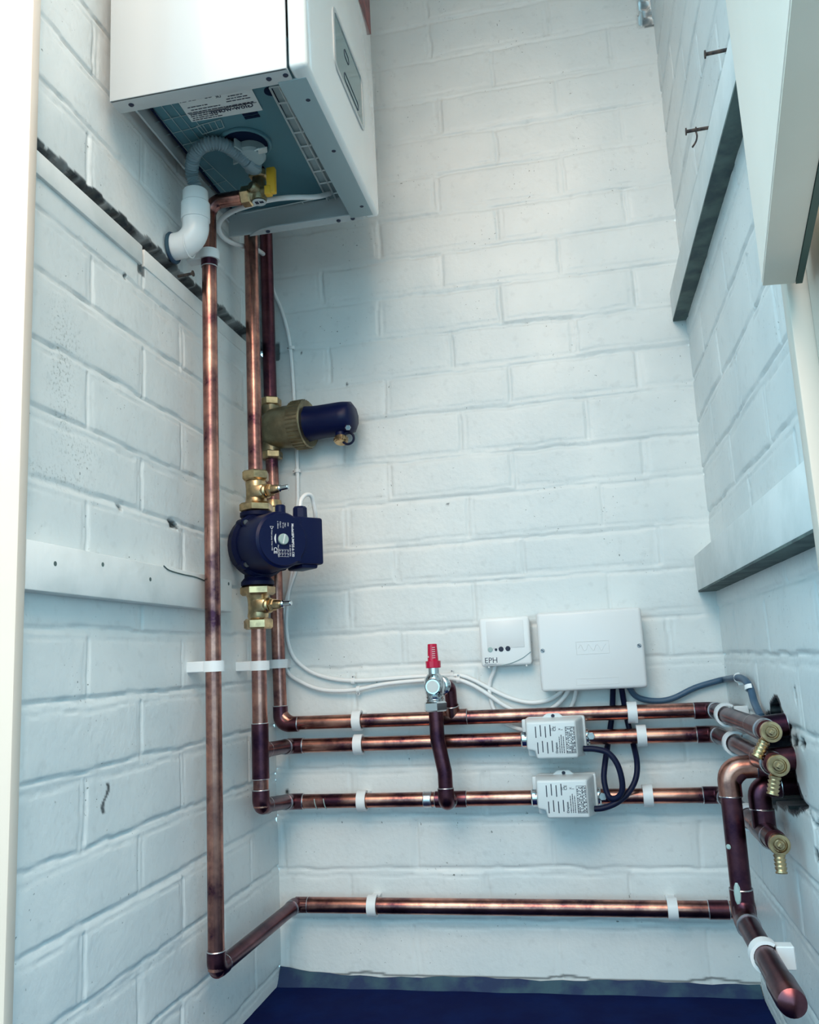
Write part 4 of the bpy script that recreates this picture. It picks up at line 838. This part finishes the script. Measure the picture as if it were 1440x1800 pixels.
bz = PZ - .012
cable('boiler_cable', 'white cable looping under the boiler from the front grille to behind the pipes', [onZ(580, 340, PZ - .006), onZ(555, 346, 1.250), onZ(510, 347, 1.242), onZ(470, 352, 1.238), onY(435, 362, -.318), onY(408, 372, -.300), onY(390, 385, -.280), onY(384, 401, -.255), onY(395, 419, -.225), onY(420, 431, -.180), onY(448, 437, -.110), onY(470, 452, -.012)], .0042, 'white_plastic')

def cclip(label, p, ax, nrm, group='small white cable clips', r=.0042):
    p, ax, nrm = Vector(p), Vector(ax).normalized(), Vector(nrm).normalized(); sd = ax.cross(nrm)
    t = thing('cable_clip', label, 'clip', p, group); bm = bmnew(); rings = []
    for k in range(11):
        a = math.radians(-100 + 200 * k / 10); e = nrm * math.cos(a) + sd * math.sin(a); rings.append([p + e * r - ax * .003, p + e * (r + .0016) - ax * .003, p + e * (r + .0016) + ax * .003, p + e * r + ax * .003])
    loft(bm, rings); q = p + sd * (r + .003); cyl(bm, q - nrm * .0045, q + nrm * .002, .0028, None, 10); obj('saddle', bm, 'pipe_white', t)
    bm = bmnew(); lathe(bm, q + nrm * .002, nrm, [(0, .0016), (.0012, .0014)], 10); obj('pin', bm, 'steel', t)
N = (0, -1, 0)
for px, py, ax, lb, *yy in ((513, 612, (0, 0, -1), 'topmost cable clip, on the cable above the brass filter'), (523, 828, (0, 0, -1), 'cable clip on the vertical cable under the black filter canister'), (621, 1197, (-1, 0, 0), 'cable clip on the upper cable left of the red-capped valve'), (630, 1212, (1, 0, 0), 'cable clip on the lower cable left of the red-capped valve', -.013), (795, 1187, (-1, 0, 0), 'cable clip on the upper cable right of the red-capped valve'), (806, 1195, (-1, 0, 0), 'cable clip on the lower cable right of the red-capped valve', -.0135)):
    cclip(lb, onY(px, py, yy[0] if yy else wy), ax, N)
cclip('cable clip in the right corner where the grey cable turns', onX(1299, 1191.5, .761), (0, -1, 0), (-1, 0, 0), r=.0056)
cclip('cable clip on the right wall where the grey cable drops', onX(1319, 1209, .7625), (0, -.5, -1), (-1, 0, 0), r=.0056)

# ------------------------------------------------------------------ under the boiler: waste, hose, gas cock
wc = onX(300, 437, 0); WX = .040; WYY = wc.y
zt = onX(345, 338, WX).z; we = thing('waste_elbow', 'white plastic waste elbow going into the left wall under the boiler', 'pipe', (0, WYY, wc.z))
ez = wc.z + .004
bm = bmnew(); tube(bm, fillet([(-.02, WYY, wc.z), (WX, WYY, ez), (WX, WYY, ez + .060)], .026, 10), .0195, 28); obj('elbow', bm, 'pipe_white', we)
bm = bmnew(); lathe(bm, (WX, WYY, ez + .034), (0, 0, 1), [(0, .0195), (0, .0212), (.026, .0212), (.028, .0195)], 30); obj('socket', bm, 'pipe_white', we)
bm = bmnew(); lathe(bm, (WX, WYY, ez + .060), (0, 0, 1), [(0, .0188), (zt - ez - .062, .0188), (zt - ez - .060, .0175), (zt - ez - .060, .012)], 30); obj('reducer', bm, 'pipe_white', we)
bm = bmnew(); torus(bm, (.004, WYY, wc.z), (1, 0, 0), .0205, .0030, 28, 8); obj('wall_seal', bm, 'mortar_dirty', we, label='rough dark seal at the wall')
bm = bmnew()
ring_c = V(.030, WYY, wc.z + .0025); torus(bm, ring_c, (1, 0, .0), .0196, .0010, 28, 6); obj('mould_line', bm, 'pipe_white', we)
hose = thing('condensate_hose', 'grey corrugated hose arching from the boiler trap to the white waste pipe', 'hose', (WX, WYY, zt))
tp = V(hc.x + .006, hc.y + .030, PZ - .020)
hp = [V(WX, WYY, zt - .012), V(WX, WYY, zt + .006), onX(337, 303, .039), onZ(343, 270, 1.256), onZ(365, 253, 1.261), onZ(392, 254, 1.262), onZ(418, 270, 1.261), onZ(436, 284, 1.260)]
hp = [Vector(q) for q in hp]
sp = spline(hp, 26); bm = bmnew(); tube(bm, sp, .0098, 18, True, 1.0, lambda s: .0092 + .0013 * math.sin(s * 2 * math.pi / .0042)); obj('corrugated_tube', bm, 'hose_grey', hose, smooth=80)
bm = bmnew(); e0 = hp[-1]; d0 = (hp[-1] - hp[-2]).normalized(); lathe(bm, e0 - d0 * .004, d0, [(0, .0115), (.014, .0120), (.022, .0120)], 22); cyl(bm, e0 + d0 * .012 - V(0, 0, .008), e0 + d0 * .012 + V(0, 0, .012), .0125, None, 20); obj('hose_connector', bm, 'hose_grey', hose)
gc = thing('gas_cock', 'brass gas isolating valve with a yellow lever under the boiler', 'valve', (.118, G.y, gz))
g0 = V(.118, G.y, gz)
bm = bmnew(); lathe(bm, g0 - uz * .012, uz, [(0, .006), (.001, .011), (.008, .0125), (.022, .0125), (.028, .0105), (.040, .0105)], 24); lathe(bm, g0, (-1, 0, 0), [(0, .0115), (.016, .0115)], 20); lathe(bm, g0 + V(0, -.006, .004), (-.5, -1, .1), [(0, .0085), (.012, .0085), (.015, .006)], 18); lathe(bm, g0, (.9, -.45, 0), [(0, .008), (.020, .008)], 18); obj('body', bm, 'brass_dull', gc)
bm = bmnew(); hexnut(bm, g0 + V(-.028, 0, 0), g0 + V(-.012, 0, 0), .0155); hexnut(bm, g0 + uz * .026, g0 + uz * .038, .0155); obj('union_nut', bm, 'brass', gc)
bm = bmnew(); cyl(bm, g0 + uz * .036, (g0.x, g0.y, PZ + .02), .0105); obj('riser', bm, 'copper_dark', gc)
bm = bmnew(); hx = g0 + V(.020, -.010, 0); box(bm, hx + V(-.003, -.005, -.008), hx + V(.011, .005, .034), .002); box(bm, hx + V(-.006, -.006, -.010), hx + V(.004, .006, .004), .0015); obj('lever', bm, 'yellow', gc, label='yellow lever')
bm = bmnew(); lathe(bm, g0 - uz * .0126, -uz, [(0, .0105), (.0006, .0105)], 20); obj('tag', bm, 'label_paper', gc); bm = bmnew(); box(bm, g0 + V(-.006, -.004, -.0138), g0 + V(-.001, .003, -.0132)); box(bm, g0 + V(.001, -.003, -.0138), g0 + V(.007, .002, -.0132)); obj('tag_print', bm, 'ink', gc)
